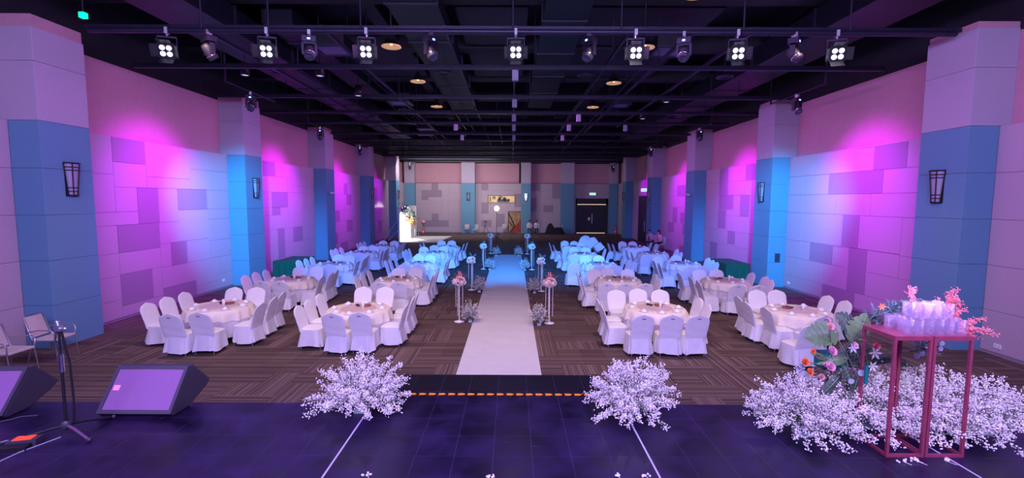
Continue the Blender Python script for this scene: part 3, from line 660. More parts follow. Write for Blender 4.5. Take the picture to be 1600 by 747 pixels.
# painted board leaning in the recess
b = thing('painted_board', 'tall gold and brown painted board with red triangle against back wall', 'board', (.26, BACK-.3, 0))
MB().box(-.62, .62, 0, .05, .04, 2.12).obj('panel', mat('board_gold', (.36, .22, .10), .6, var=.5, scale=3.5), b)
m = MB(); m.add([(.60, -.006, .08), (-.45, -.006, .08), (.60, -.006, 1.35), (.60, -.001, .08), (-.45, -.001, .08), (.60, -.001, 1.35)], [(0, 2, 1), (3, 4, 5), (0, 1, 4, 3), (1, 2, 5, 4), (2, 0, 3, 5)]); m.obj('red_triangle', mat('board_red', (.40, .03, .02), .6), b)
m = MB(); m.box(-.66, -.60, -.02, .06, .0, 2.16); m.box(.60, .66, -.02, .06, .0, 2.16); m.box(-.66, .66, -.02, .06, 2.10, 2.16); m.obj('frame', black_metal, b)
m = MB(); m.tube([(-.6, -.02, 1.95), (.0, -.02, .7), (-.45, -.02, .1)], .05, 5); m.tube([(-.55, -.02, 1.2), (-.1, -.02, .5)], .04, 5); m.obj('dark_braces', black_metal, b)

# ============================================================ STAGE
SZ = 1.3; SE = 4.37
m = MB()
m.box(-5.9, 5.9, 2.82, SE, SZ-.0125, SZ-.0006, 2); m.box(-1.22, .94, SE, 5.12, SZ-.0125, SZ-.0006, 2); m.box(-10.4, 10.2, -3, SE, 0.02, SZ-.0125, 0); m.box(-1.22, .94, SE, 5.12, .02, SZ-.012, 0)
m.box(-10.4, 10.2, -3, 2.82, SZ-.012, SZ, 1); m.box(-10.4, -5.9, 2.82, SE, SZ-.012, SZ, 1); m.box(5.9, 10.2, 2.82, SE, SZ-.012, SZ, 1)
for i in range(5): m.box(-1.22, .94, 5.12+.24*i, 5.12+.24*(i+1), 0.0, SZ-.2*(i+1), 0)
stage = struct(m.obj('stage', [black_vinyl, vinyl, mat('seam_dust', (.085, .06, .13), .8)]))
cols = [-1.36 + .305*k for k in range(9)]
left = [-1.36 - .305*(k+1) for k in range(15)][::-1]; right = [1.08 + .2925*(k+1) for k in range(8)] + [3.42 + .305*(k+1) for k in range(8)]
xs = [-5.9] + [q for q in left + cols + right if -5.85 < q < 5.85] + [5.9]
ys = [SE - .31*k for k in range(6)]
_t = {}
def stile(x0, x1, y0, y1, mt):
    key = (round(x1-x0, 3), round(y1-y0, 3), mt.name); g = .0012
    if key not in _t: w_, h_ = key[0]/2-g, key[1]/2-g; _t[key] = MB().box(-w_, w_, -h_, h_, -.0006, 0).mesh('stage_tile', mt)
    link('stage_tile', _t[key], stage, ((x0+x1)/2, (y0+y1)/2, SZ + random.uniform(-.0001, .0003)))
for a, b in zip(xs, xs[1:]):
    for c, d in zip(ys, ys[1:]): stile(a, b, d, c, vinyl)
ex = [-1.22, -1.055, -.75, -.445, -.14, .165, .47, .775, .94]
for a, b in zip(ex, ex[1:]):
    for c, d in ((SE, 4.66), (4.66, 5.12)): stile(a, b, c, d, vinyl if d < 4.7 else black_vinyl)
for X in (-1.36, 1.08, 3.42):
    MB().box(X-.007, X+.007, 2.0, SE-.01, SZ, SZ+.002).obj('tape_line', tape_m, stage)
# arrow strip on the step edge
st = thing('warning_tape', 'black step edge tape with a row of orange arrows', 'tape', (-.14, 4.58, SZ))
MB().box(-1.08, 1.08, -.045, .045, .0005, .003).obj('tape_base', black_vinyl, st)
m = MB(); a = [(-.042, -.018), (-.028, 0), (-.042, .018), (.012, .018), (.036, 0), (.012, -.018)]
n = len(a); m.add([(x, y, .003) for x, y in a] + [(x, y, .006) for x, y in a], [(n+1, n+0, n+5, n+4), (n+2, n+1, n+4, n+3)] + [(i, (i+1) % n, n+(i+1) % n, n+i) for i in range(n)])
am = m.mesh('arrow', arrow_m)
for i in range(20): link('arrow', am, st, (-1.0 + .1*i + .03, 0, 0))

# runner
rn = MB()
def rf(u, v):
    y = 6.75 + (27.6-6.75)*v; x = -1.05 + 1.62*u
    return (x, y, .006 + .0025*math.sin(y*9+math.sin(x*3)) + .0015*math.sin(y*23))
rn.grid(rf, 6, 260); tag(rn.obj('aisle_runner', runner_m), 'long white cloth aisle runner down the middle of the carpet', 'runner')

# ============================================================ TABLES AND CHAIRS
def chair_meshes(var):
    rnd = random.Random(var*13+1); ph = [rnd.uniform(0, 6) for _ in range(6)]
    # backrest: rounded arch slab with a tilt; cover hangs from it
    def wd(v):
        base = .225 + .022*math.sin(v*2.2)
        if v > .62: q = (v-.62)/.38; base *= math.sqrt(max(0, 1-q**2.6))
        return max(base, .004)
    def cen(v):
        z = .40 + .55*v; return -.185 - .13*v - .03*v*v, z
    m = MB(); nu, nv = 18, 16
    def fr(u, v):
        a = 2*PI*u; y, z = cen(v); t = .028*(1 - .4*v); w_ = wd(v)
        ca, sa = math.cos(a), math.sin(a)
        x = w_*(abs(ca)**.55)*(1 if ca > 0 else -1); yy = t*(abs(sa)**.8)*(1 if sa > 0 else -1)
        wr_ = .004*math.sin(z*34 + x*6 + ph[0])*(1 if sa < 0 else .5)
        return (x, y + yy + wr_*(1-v), z - .015*(x/.2)**2*(0 if v < .9 else 1))
    m.grid(fr, 24, nv, closed=True); back = m.mesh('backrest', cover_m)
    # seat cushion
    m = MB()
    def se(u, v):
        a = 2*PI*u; r = 1-v*.999; ca, sa = math.cos(a), math.sin(a)
        x = .238*r*(abs(ca)**.5)*(1 if ca > 0 else -1); y = .02 + .225*r*(abs(sa)**.5)*(1 if sa > 0 else -1)
        return (x, y, .455 + .035*(1-r**4) - .0)
    m.grid(se, 24, 5, closed=True); seat = m.mesh('seat', cover_m)
    # skirt
    m = MB()
    def sk(u, v):
        a = 2*PI*u; ca, sa = math.cos(a), math.sin(a); dn = v
        fold = .016*dn*(math.sin(7*a + ph[1]) + .6*math.sin(13*a + ph[2]))
        x = (.238 + .03*dn + fold)*(abs(ca)**.5)*(1 if ca > 0 else -1)
        y = .02 + (.225 + .025*dn + fold)*(abs(sa)**.5)*(1 if sa > 0 else -1)
        if sa < -.3: y -= .05*dn
        z = .457 - (.457-.085)*dn + .018*dn*math.sin(3*a+ph[3])
        return (x, y, z)
    m.grid(sk, 56, 6, closed=True); skirt = m.mesh('skirt', cover_m)
    return back, seat, skirt
CV = [chair_meshes(i) for i in range(3)]
legm = {}
for sx in (-1, 1):
    for sy in (-1, 1):
        legm[(sx, sy)] = MB().tube([(sx*.17, .02+sy*.16, .42), (sx*.195, .02+sy*.215, .0)], .012, 6).mesh('leg', steel)
emb_me = MB().add([(.045*math.cos(t*PI/5), -.0, .014*math.sin(t*PI/5)) for t in range(10)] + [(.045*math.cos(t*PI/5), -.004, .014*math.sin(t*PI/5)) for t in range(10)],
                  [tuple(range(9, -1, -1)), tuple(range(10, 20))] + [(i, (i+1) % 10, 10+(i+1) % 10, 10+i) for i in range(10)]).mesh('emblem', emblem_m)
def make_chair(v, legs, emb):
    t = thing('banquet_chair', '', 'chair')
    for nm, me in zip(('backrest', 'seat', 'skirt'), CV[v]): link(nm, me, t)
    if legs:
        for q in legm.values(): link('leg', q, t)
    if emb: link('emblem', emb_me, KIDS_FRESH(t, 'backrest'), (0, -.352, .865), (.28, 0, 0))
    return t
def KIDS_FRESH(t, nm): return [c for c in bpy.data.objects if c.parent == t and c.name.startswith(nm)][0]
protos = {}
TABLES = []; CH = []
def chair(px, py, face, label, row, group):
    x, y = atz(px, py, .95)
    ang = {'F': 0, 'L': -PI/2, 'B': PI, 'R': PI/2}[face[0]] + (float(face[1:]) if len(face) > 1 else 0) + random.uniform(-.07, .07)
    # backrest top sits .345 behind origin
    ox = x - .345*math.sin(ang); oy = y + .345*math.cos(ang)
    CH.append([ox, oy, ang, face, label, row, group])
def relax():
    for it in range(60):
        for a in range(len(CH)):
            for tx, ty in TABLES:
                dx, dy = CH[a][0]-tx, CH[a][1]-ty; d = math.hypot(dx, dy)
                if d < .86: CH[a][0] += dx/d*(.86-d)*.5; CH[a][1] += dy/d*(.86-d)*.5
            for b in range(a+1, len(CH)):
                dx, dy = CH[a][0]-CH[b][0], CH[a][1]-CH[b][1]; d = math.hypot(dx, dy)
                if 1e-6 < d < .53:
                    k = (.53-d)/d*.4; CH[a][0] += dx*k; CH[a][1] += dy*k; CH[b][0] -= dx*k; CH[b][1] -= dy*k
def build_chair(ox, oy, ang, face, label, row, group):
    key = (random.randrange(3), True, face[0] in 'F' and row <= 2)
    if key not in protos:
        o = make_chair(*key); protos[key] = o; o.location = (ox, oy, 0); o.rotation_euler = (0, 0, ang); o['label'] = label; o['group'] = group
    else: o = dup(protos[key], (ox, oy, 0), ang, label, group)
    return o

def cloth_meshes(seed):
    rnd = random.Random(seed); ph = rnd.uniform(0, 6); R = .69
    m = MB(); prof = [(1e-3, .752), (.35, .752), (.6, .752), (R-.01, .751), (R, .742)]
    n = 96
    rings = [[(r*math.cos(2*PI*j/n), r*math.sin(2*PI*j/n), z) for j in range(n)] for r, z in prof]
    for k in range(1, 8):
        v = k/7; rr = []
        for j in range(n):
            a = 2*PI*j/n; f = (.022*math.sin(17*a+ph) + .012*math.sin(29*a+2*ph))*min(1, v*1.5)
            r = R + .02 + .03*v + f; rr.append((r*math.cos(a), r*math.sin(a), .742 - v*.60))
        rings.append(rr)
    vs = [p for r in rings for p in r]; fs = [(i*n+j, i*n+(j+1) % n, (i+1)*n+(j+1) % n, (i+1)*n+j) for i in range(len(rings)-1) for j in range(n)]
    m.add(vs, fs, 0, True); cl = m.mesh('tablecloth', cloth_m)
    m = MB(); rings = [[(r*math.cos(2*PI*j/n), r*math.sin(2*PI*j/n), z) for j in range(n)] for r, z in ((1e-3, .757), (.45, .757), (R-.004, .757), (R+.006, .749))]
    for k in range(1, 5):
        v = k/4; rr = []
        for j in range(n):
            a = 2*PI*j/n; f = (.030*math.sin(17*a+ph) + .012*math.sin(29*a+2*ph))*min(1, v*1.5)
            drop = .20 + .035*abs(math.sin(8*a+ph)) + .02*math.sin(2*a+ph)
            r = R + .032 + .03*v + f; rr.append((r*math.cos(a), r*math.sin(a), .749 - v*drop))
        rings.append(rr)
    vs = [p for r in rings for p in r]; fs = [(i*n+j, i*n+(j+1) % n, (i+1)*n+(j+1) % n, (i+1)*n+j) for i in range(len(rings)-1) for j in range(n)]
    m.add(vs, fs, 0, True); ov = m.mesh('lace_overlay', lace_m)
    return cl, ov
CL = [cloth_meshes(i) for i in range(2)]
def make_table():
    t = thing('round_table', '', 'table')
    MB().cyl((0, 0, 0), .685, .715, .745, 40).obj('tabletop', mat('plywood', (.35, .25, .16), .6), t)
    for a in range(4):
        c, s = math.cos(a*PI/2+.78), math.sin(a*PI/2+.78)
        MB().tube([(.40*c, .40*s, .715), (.47*c, .47*s, 0)], .016, 6).obj('leg', black_metal, t)
    return t
tb = make_table()
plate_me = MB().lathe([(1e-3, .006), (.06, .006), (.085, .012), (.105, .02), (.107, .017), (.08, .004), (.05, 0), (1e-3, 0)], 18).mesh('plate', china)
bowl_me = MB().lathe([(1e-3, .062), (.02, .062), (.024, .052), (.045, .045), (.06, .02), (.064, 0), (.058, 0)], 14).mesh('bowl', china)
vase_me = MB().lathe([(1e-3, 0), (.034, 0), (.034, .15), (.028, .15), (.028, .13), (1e-3, .13)], 14).mesh('tissue_holder', white_gloss)
m = MB(); m.lathe([(1e-3, .01), (.085, .01), (.10, .032), (.106, .034), (.09, 0), (1e-3, 0)], 18)
bk_me = m.mesh('basket', basket_m)
def dish_mesh():
    m = MB(); m.lathe([(1e-3, .012), (.028, .012), (.04, .035), (.044, .035), (.03, 0), (1e-3, 0)], 12); return m.mesh('sauce_dish', sauce_m)
dish_me = dish_mesh()
sus_me = MB().lathe([(1e-3, .012), (.40, .012), (.41, .006), (.41, 0), (1e-3, 0)], 40, sm=False).mesh('turntable', susan_m)
sideN = {'L': ('left', ['nearest', 'middle', 'farthest']), 'R': ('right', ['nearest', 'middle', 'farthest']), 'F': ('stage', ['left', 'middle', 'right']), 'B': ('far', ['left', 'middle', 'right'])}
rowN = ['front', 'second', 'third', 'fourth', 'rearmost']
dirs = ['near', 'near right', 'right', 'far right', 'far', 'far left', 'left', 'near left']
tfirst = True
def table(px, py, row, side, col, chairs, nset=8, rot=0):
    global tfirst
    x, y = atz(px, py, .757); TABLES.append((x, y)); tn = f'{rowN[row-1]} {side} {col} table'
    lab = f'round cloth-draped banquet table, {rowN[row-1]} in the {side} {col} column'
    if tfirst: tb.location = (x, y, 0); tb['label'] = lab; tb['group'] = 'round banquet tables'; tfirst = False
    else: dup(tb, (x, y, 0), random.uniform(0, .5), lab, 'round banquet tables')
    cl, ov = CL[(row + (col == 'wall')) % 2]
    o = link('tablecloth', cl, None, (x, y, 0), (0, 0, random.uniform(0, 6)))
    tag(o, f'white pleated cloth with cream lace top draped over the {tn}', 'tablecloth', 'cloths on the round tables'); link('lace_overlay', ov, o)
    tag(link('turntable', sus_me, None, (x, y, .758)), f'flat pinkish round turntable in the middle of the {tn}', 'turntable', 'turntables')
    hz = .771
    a0 = rot
    def on(r, a, z, me, nm, lb, ct, gr):
        return tag(link(nm, me, None, (x + r*math.cos(a), y + r*math.sin(a), z), (0, 0, a)), lb, ct, gr)
    on(.22, 2.4 if side == 'right' and col == 'wall' else .9, hz, bk_me, 'basket', f'round reddish woven basket on the {tn}', 'basket', 'red baskets on the tables')
    on(.12, -.2, hz, vase_me, 'tissue_holder', f'white cylinder holder standing on the {tn}', 'holder', 'white cylinder holders')
    on(.25, 2.0, hz, dish_me, 'sauce_dish', f'dark sauce dish at the back of the turntable, {tn}', 'dish', 'dark sauce dishes')
    on(.16, 1.9, hz, dish_me, 'sauce_dish', f'dark sauce dish nearer the centre of the turntable, {tn}', 'dish', 'dark sauce dishes')
    for i in range(8):
        a = -PI/2 + i*PI/4 + rot + random.uniform(-.06, .06)
        on(.555, a, .758, plate_me, 'plate', f'white plate at the {dirs[i]} edge of the {tn}', 'plate', 'plates on the round tables')
        on(.555, a, .765, bowl_me, 'bowl', f'upturned white bowl at the {dirs[i]} edge of the {tn}', 'bowl', 'upturned bowls on the plates')
    for f, pts in chairs.items():
        s, nm = sideN[f[0]]
        pts = sorted(pts, key=(lambda q: -q[1]) if f[0] in 'LR' else (lambda q: q[0]))
        nn = nm if len(pts) == 3 else ([nm[0], nm[2]] if len(pts) == 2 else [nm[0]])
        for q, (cx, cy) in enumerate(pts):
            pos = nn[q] if len(pts) <= 3 else ['nearest', 'second', 'third', 'farthest'][q]
            chair(cx, cy, f, f'white covered chair, {pos} on the {s} side of the {tn}', row, f'chairs round the {tn}')
T = table
T(343, 478, 1, 'left', 'wall', {'L': [(228, 473), (257.6, 463.7), (285.7, 456.2)], 'F': [(257.6+8, 490), (306, 488)], 'B': [(367.3, 448.2), (401.3, 448.2)], 'R': [(410, 473), (430, 463.7), (443.6, 456)]})
T(455, 436, 2, 'left', 'wall', {'L': [(381.4, 430), (398, 425), (413, 421.5)], 'F': [(406.9, 438), (435, 438.5)], 'B': [(469, 416), (495, 415.4)], 'R': [(504, 431.5), (519, 426), (527, 422)]})
T(522, 412, 3, 'left', 'wall', {'L': [(466, 406), (476.7, 403.8), (486, 401)], 'F': [(491.5, 412.5), (513, 412.5)], 'B': [(529.6, 397), (549, 398)], 'R': [(560, 407), (567, 403), (572, 399)]})
T(566, 394, 4, 'left', 'wall', {'L': [(517.6, 389.8), (524, 388), (531.6, 386.4)], 'F': [(544, 394), (561, 394.5)], 'B': [(569, 385), (584, 384)], 'R': [(598.6, 391), (604, 389), (607.5, 387)]})
T(597, 384, 5, 'left', 'wall', {'L': [(558, 380), (564, 378.4), (568.5, 377)], 'F': [(580, 384), (594, 384)], 'B': [(599, 376.4), (611, 376.4)], 'R': [(625, 381), (629, 379.4), (633, 378)]})
T(560, 482, 1, 'left', 'aisle', {'L': [(464, 477), (480, 467.7), (497.6, 459)], 'F': [(520, 487.8), (560.5, 487.8)], 'B': [(568.5, 447.6), (602.5, 447.6)], 'R': [(636.8, 474.4), (647.5, 463), (654, 455.7)]})
T(622, 436, 2, 'left', 'aisle', {'L': [(555, 431.6), (566, 426), (575, 422)], 'F': [(591, 440), (622, 440)], 'B': [(623.4, 417.7), (650, 417.7)], 'R': [(677, 430), (682, 424.5), (686.3, 420)]})
T(656, 411, 3, 'left', 'aisle', {'L': [(601.6, 407), (608, 404), (616, 401)], 'F': [(631.7, 412), (653.8, 412)], 'B': [(654.5, 397.5), (672.5, 398)], 'R': [(699, 405.5), (702, 402), (705, 399)]})
T(680, 394, 4, 'left', 'aisle', {'L': [(630, 392), (634, 389.5), (638, 388)], 'F': [(657, 395), (676, 395.5)], 'B': [(670, 385.7), (686, 385.7)], 'R': [(715, 389.5), (717, 387.5), (719, 386)]})
T(697, 385, 5, 'left', 'aisle', {'L': [(656, 381), (661, 379)], 'F': [(678, 383), (697, 383.5)], 'B': [(690, 375.5), (706, 375.5)], 'R': [(725, 381), (728, 379)]})
T(1023.5, 481, 1, 'right', 'aisle', {'L': [(932.5, 466), (938.7, 475)], 'F': [(1006.7, 492), (1054, 492), (1091, 492)], 'B': [(962.6, 452.2), (996.3, 450.5), (1030.6, 452)], 'R': [(1091.9, 465.4), (1108, 475)]})
T(966, 436, 2, 'right', 'aisle', {'L': [(900.6, 426), (906.7, 432.5)], 'F': [(949.5, 441.6), (981, 442), (1007, 442)], 'B': [(931.5, 420), (953.5, 421), (975, 421)], 'R': [(1018.5, 427.5), (1030, 435.6)]})
T(936, 412, 3, 'right', 'aisle', {'L': [(889.6, 405), (893, 409)], 'F': [(906.4, 411), (939, 413.5), (960, 414)], 'B': [(914.7, 398.7), (935.5, 398.7)], 'R': [(972, 403.4), (980, 405.4), (990, 408)]})
T(910, 396, 4, 'right', 'aisle', {'L': [(868, 389.6), (874.6, 392.5)], 'F': [(897, 397.5), (918, 398)], 'B': [(896, 385.5), (913, 387)], 'R': [(946.4, 388.6), (953.4, 392.5)]})
T(899, 385, 5, 'right', 'aisle', {'L': [(858, 379.4), (866, 382.5)], 'B': [(882.7, 376), (897, 377)], 'F': [(887, 384.5), (900, 385)]})
T(1246, 485, 1, 'right', 'wall', {'L': [(1152, 462.4), (1171, 471), (1195, 480)], 'B': [(1181.7, 452.5), (1212.5, 452.5)], 'R': [(1295.5, 461.6), (1323.6, 469.6)], 'F.25': [(1271, 506), (1290, 493)]})
T(1133, 438, 2, 'right', 'wall', {'L': [(1060, 426), (1077.6, 432), (1089.6, 438)], 'B': [(1095, 421), (1120.4, 421.5)], 'R': [(1174, 426), (1188.4, 431), (1206, 437)], 'F': [(1157, 444), (1183, 445)]})
T(1066, 411, 3, 'right', 'wall', {'L': [(1021, 407), (1029, 411)], 'B': [(1039.4, 400.8), (1059.5, 400.8)], 'R': [(1101.7, 403), (1111, 406), (1121, 409.5)], 'F': [(1079, 416), (1099, 415)]})
T(1020, 395, 4, 'right', 'wall', {'L': [(977.6, 390), (986, 393.7)], 'B': [(1000, 387.4), (1015, 387.4)], 'R': [(1050, 389), (1057, 391.4), (1064.6, 394)], 'F': [(1010, 398), (1035, 398.5)]})
T(991, 385.7, 5, 'right', 'wall', {'L': [(949.5, 379.6), (957, 381.6)], 'B': [(972.4, 377), (988, 377)], 'R': [(1017.4, 379), (1022, 380.6), (1027.6, 382)], 'F': [(984, 387), (1000, 387.5)]})
relax()
for c_ in CH: build_chair(*c_)
# chairs leaned together behind the rear aisle table
for px, rz, ty, wd in ((903, PI-.2, -.50, 'left one'), (920, PI+.05, .05, 'middle one'), (939, PI+.2, .55, 'right one')):
    x, y = aty(px, 394, 25.5)[0], 25.5 + (.5 if ty == .05 else 0)
    o = dup(protos[[k for k in protos if not k[2]][0]], (x, y, .46), None, f'white covered chair tipped up behind the rearmost right aisle table, {wd}', 'chairs tipped together behind the rear table')
    o.rotation_mode = 'XYZ'; o.rotation_euler = (.25, ty, rz) if ty != .05 else (.3, 0, rz)

# green draped side tables
def green_table(cx, cy, w_, d_, lab, rz=0):
    t = thing('side_table', lab, 'table', (cx, cy, 0), rz)
    MB().box(-w_/2, w_/2, -d_/2, d_/2, .70, .74).obj('tabletop', mats_ply, t)
    for sx in (-1, 1):
        for sy in (-1, 1): MB().tube([(sx*(w_/2-.06), sy*(d_/2-.06), .7), (sx*(w_/2-.06), sy*(d_/2-.06), 0)], .015, 6).obj('leg', black_metal, t)
    m = MB(); m.box(-w_/2-.01, w_/2+.01, -d_/2-.01, d_/2+.01, .741, .747)
    per = []
    N_ = 120; P = 2*(w_+d_)
    for j in range(N_):
        s_ = P*j/N_
        if s_ < w_: p = (-w_/2+s_, -d_/2, 0, -1)
        elif s_ < w_+d_: p = (w_/2, -d_/2+s_-w_, 1, 0)
        elif s_ < 2*w_+d_: p = (w_/2-(s_-w_-d_), d_/2, 0, 1)
        else: p = (-w_/2, d_/2-(s_-2*w_-d_), -1, 0)
        per.append(p)
    def g(u, v):
        j = int(round(u*N_)) % N_; x, y, nx, ny = per[j]; f = .012 + v*(.03 + .022*math.sin(j*1.1) + .012*math.sin(j*2.3))
        return (x+nx*f, y+ny*f, .745 - .66*v)
    m.grid(g, N_, 4, closed=True); c = m.obj('green_tablecloth', green_cloth); c.location = (cx, cy, 0); c.rotation_euler = (0, 0, rz)
    tag(c, lab.replace('side table', 'cloth over the side table'), 'tablecloth')
mats_ply = mat('plywood', (.35, .25, .16), .6)
green_table(-9.35, 19.6, .95, 1.75, 'side table draped in dark green by the left wall'); green_table(9.2, 19.4, .95, 1.8, 'side table draped in dark green by the right wall')

# ============================================================ AISLE FLOWERS
import numpy as np
ICO_V = []; 
_t5 = (1+5**.5)/2
ICO_V = np.array([(-1, _t5, 0), (1, _t5, 0), (-1, -_t5, 0), (1, -_t5, 0), (0, -1, _t5), (0, 1, _t5), (0, -1, -_t5), (0, 1, -_t5), (_t5, 0, -1), (_t5, 0, 1), (-_t5, 0, -1), (-_t5, 0, 1)])/1.902
ICO_F = [(0, 11, 5), (0, 5, 1), (0, 1, 7), (0, 7, 10), (0, 10, 11), (1, 5, 9), (5, 11, 4), (11, 10, 2), (10, 7, 6), (7, 1, 8), (3, 9, 4), (3, 4, 2), (3, 2, 6), (3, 6, 8), (3, 8, 9), (4, 9, 5), (2, 4, 11), (6, 2, 10), (8, 6, 7), (9, 8, 1)]
def blobs(pts, rads, name, mt, sq=.8):
    V = []; Fc = []
    for i, (p, r) in enumerate(zip(pts, rads)):
        rt = Euler((i*1.3, i*2.1, i*.7)).to_matrix(); A = np.array(rt)
        V.append((ICO_V*np.array([1, 1, sq]))@A.T*r + np.array(p)); o = 12*i
        Fc += [(a+o, b+o, c+o) for a, b, c in ICO_F]
    me = bpy.data.meshes.new(name); me.from_pydata(np.concatenate(V).tolist(), [], Fc); me.materials.append(mt); return me
def spray_bush(seed, R, H, nstem, nbl, bl=.010, flat=.25, squash=1.0, center=0.07, nleaf=6):
    """stems fan from the pot; blossoms cluster along the outer part of side twigs"""
    rnd = random.Random(seed); stems = MB(); pts = []; rads = []; leaves = MB()
    for s in range(nstem):
        az = rnd.uniform(0, 2*PI); el = math.asin(rnd.uniform(flat-.28, 1.0)); ln = rnd.uniform(.72, 1.05)
        d = Vector((math.cos(az)*math.cos(el)*R, math.sin(az)*math.cos(el)*R*squash, math.sin(el)*H))*ln
        base = Vector((rnd.uniform(-.03, .03), rnd.uniform(-.03, .03), center)); mid = base + d*.5 + Vector((0, 0, .10*H if el < .6 else 0)); end = base + d
        if end.z < .02: end.z = .02
        P = [base, base*.6+mid*.4+Vector((0, 0, .01)), mid, mid*.45+end*.55, end]
        stems.tube(P, [.003, .0026, .002, .0016, .001], 3, cap=False)
        for k in range(nbl):
            t = rnd.betavariate(2.2, 1.0); t = max(.40, t); q = t*4; i = min(3, int(q)); f = q-i; p = P[i]*(1-f)+P[i+1]*f
            sp = .012 + .014*(1-t)
            v = Vector((rnd.gauss(0, sp), rnd.gauss(0, sp), rnd.gauss(0, sp))); c = p + v
            if c.z < .012: c.z = .012 + rnd.random()*.01
            pts.append(c); rads.append(bl*rnd.uniform(.6, 1.25))
            if k % 7 == 0: stems.tube([p, c], [.0012, .0008], 3, cap=False)
        for k in range(nleaf):
            t = rnd.uniform(.1, .9 if nleaf > 6 else .75); q = t*4; i = min(3, int(q)); f = q-i; p = P[i]*(1-f)+P[i+1]*f
            a = Vector((rnd.gauss(0, 1), rnd.gauss(0, 1), rnd.gauss(.3, 1))).normalized(); b_ = a.cross(Vector((0, 0, 1))).normalized()*.006
            l = .05; leaves.add([p, p+a*l*.5+b_, p+a*l, p+a*l*.5-b_], [(0, 1, 2, 3)])
    return blobs(pts, rads, 'blossoms', white_fl), stems.mesh('stems', stem_m), leaves.mesh('leaves', bushleaf)
BIG = [spray_bush(11, .50, .50, 130, 64, .0068, squash=.85), spray_bush(12, .53, .48, 130, 64, .0068, squash=.85)]
SM = [spray_bush(21, .34, .60, 90, 15, .0095, flat=.35, center=.1, nleaf=20)]
pot_me = MB(); pot_me.box(-.055, .055, -.055, .055, 0, .05); pot_me = pot_me.mesh('tray', tray_m)
foam_me = MB().box(-.048, .048, -.048, .048, .05, .095).mesh('foam_block', foam_m)
def bouquet(var, loc, rz, lab, grp, sc_=1.0, kind='flowers', pot=1.0):
    t = thing('white_bouquet', lab, kind, loc, rz, grp); t.scale = (sc_, sc_, sc_)
    a, b, c = var
    for nm, me in (('blossoms', a), ('stems', b), ('leaves', c)):
        o = link(nm, me, t); o['kind'] = 'stuff'
    for nm, me in (('tray', pot_me), ('foam_block', foam_me)): link(nm, me, t, None, (0, 0, -rz)).scale = (pot, 1, 1)
    return t
bouquet(BIG[0], (-1.42, 4.2, SZ), 0, 'big spray of small white blossoms on stage edge left of the steps', 'white sprays on the stage')
bouquet(BIG[1], (1.15, 4.2, SZ), 1.0, 'big spray of small white blossoms on stage edge right of the steps', 'white sprays on the stage')
bouquet(BIG[0], (2.50, 3.80, SZ), 2.2, 'white blossom spray on stage left of the pink stands', 'white sprays on the stage', .98)
bouquet(BIG[1], (3.10, 3.95, SZ), 3.3, 'white blossom spray on stage directly behind the pink stands', 'white sprays on the stage', 1.1, pot=1.7)
bouquet(BIG[0], (3.60, 3.88, SZ), 4.6, 'white blossom spray behind the right corner of the pink stands', 'white sprays on the stage', 1.05, pot=1.7)
bouquet(BIG[1], (4.05, 3.85, SZ), .4, 'white blossom spray at the far right edge of the stage', 'white sprays on the stage', 1.0)
rowW = ['nearest', 'second', 'third', 'farthest']
for side, pts in (('left', [(735, 503), (749, 456.5), (765, 421.7), (776, 400)]), ('right', [(842, 508), (835, 458), (820, 422.7), (810, 400)])):
    for i, (px, py) in enumerate(pts):
        x, y = atz(px, py)
        bouquet(SM[0], (x, y, 0), i*1.3 + (0 if side == 'left' else 2), f'white flowering bush on the carpet, {rowW[i]} on the {side} of the runner', 'white bushes along the runner', .92)
# aisle flower stands
def flower_ball(seed, r, mt_idx):
    rnd = random.Random(seed); m = MB()
    for i in range(46):
        z = rnd.uniform(-.75, 1); a = rnd.uniform(0, 2*PI); q = math.sqrt(1-z*z); c = Vector((q*math.cos(a)*r, q*math.sin(a)*r, z*r*.72)); s = rnd.uniform(.032, .055)
        n = c.normalized(); M_ = n.to_track_quat('Z', 'Y').to_matrix().to_4x4(); mi = rnd.choice(mt_idx)
        for k, (rr, hh) in enumerate(((1.0, 0), (.7, .25), (.4, .45))):
            m.lathe([(s*rr*.3, -s*.2), (s*rr*.95, s*(.1+hh)), (s*rr, s*(.45+hh)), (s*rr*.8, s*(.4+hh))], 7, c, mi, M_)
    return m
pk = mat('flower_blush', (.90, .66, .62), .7, var=.1, scale=30)
fb_pink = flower_ball(3, .155, [0, 0, 1, 2]).mesh('flower_head', [pink_fl, pk, white_fl]); fb_white = flower_ball(4, .155, [0, 1, 1, 1]).mesh('flower_head', [pk, white_fl])
base_me = MB().lathe([(1e-3, 0), (.135, 0), (.135, .012), (.03, .03), (.014, .05), (1e-3, .05)], 24).mesh('base', white_gloss)
pole_me = MB().tube([(0, 0, .04), (0, 0, .98)], .014, 8).mesh('pole', white_gloss)
cup_me = MB().lathe([(.01, .93), (.05, .97), (.09, 1.0), (.001, 1.01)], 16).mesh('cup', white_gloss)
def strand(L_):
    m = MB(); 
    for k in range(int(L_/.028)): m.ball((0.004*math.sin(k*1.7), 0.004*math.cos(k), -k*.028), .012, 0, 6, 3)
    return m
strands = [strand(.85).mesh('bead_strand', white_fl), strand(.62).mesh('bead_strand', white_fl)]
tw = MB(); rnd = random.Random(5)
for i in range(14):
    a = rnd.uniform(0, 2*PI); e = rnd.uniform(.1, 1.2); d = Vector((math.cos(a)*math.cos(e), math.sin(a)*math.cos(e), math.sin(e)))*rnd.uniform(.2, .28); tw.tube([(0, 0, 0), d*.6, d], [.004, .003, .001], 3)
    for k in range(3): p = d*(.7+.14*k); b_ = Vector((-d.y, d.x, 0)).normalized()*.018; tw.add([p-d*.06, p+b_, p+d*.1, p-b_], [(0, 1, 2, 3)])
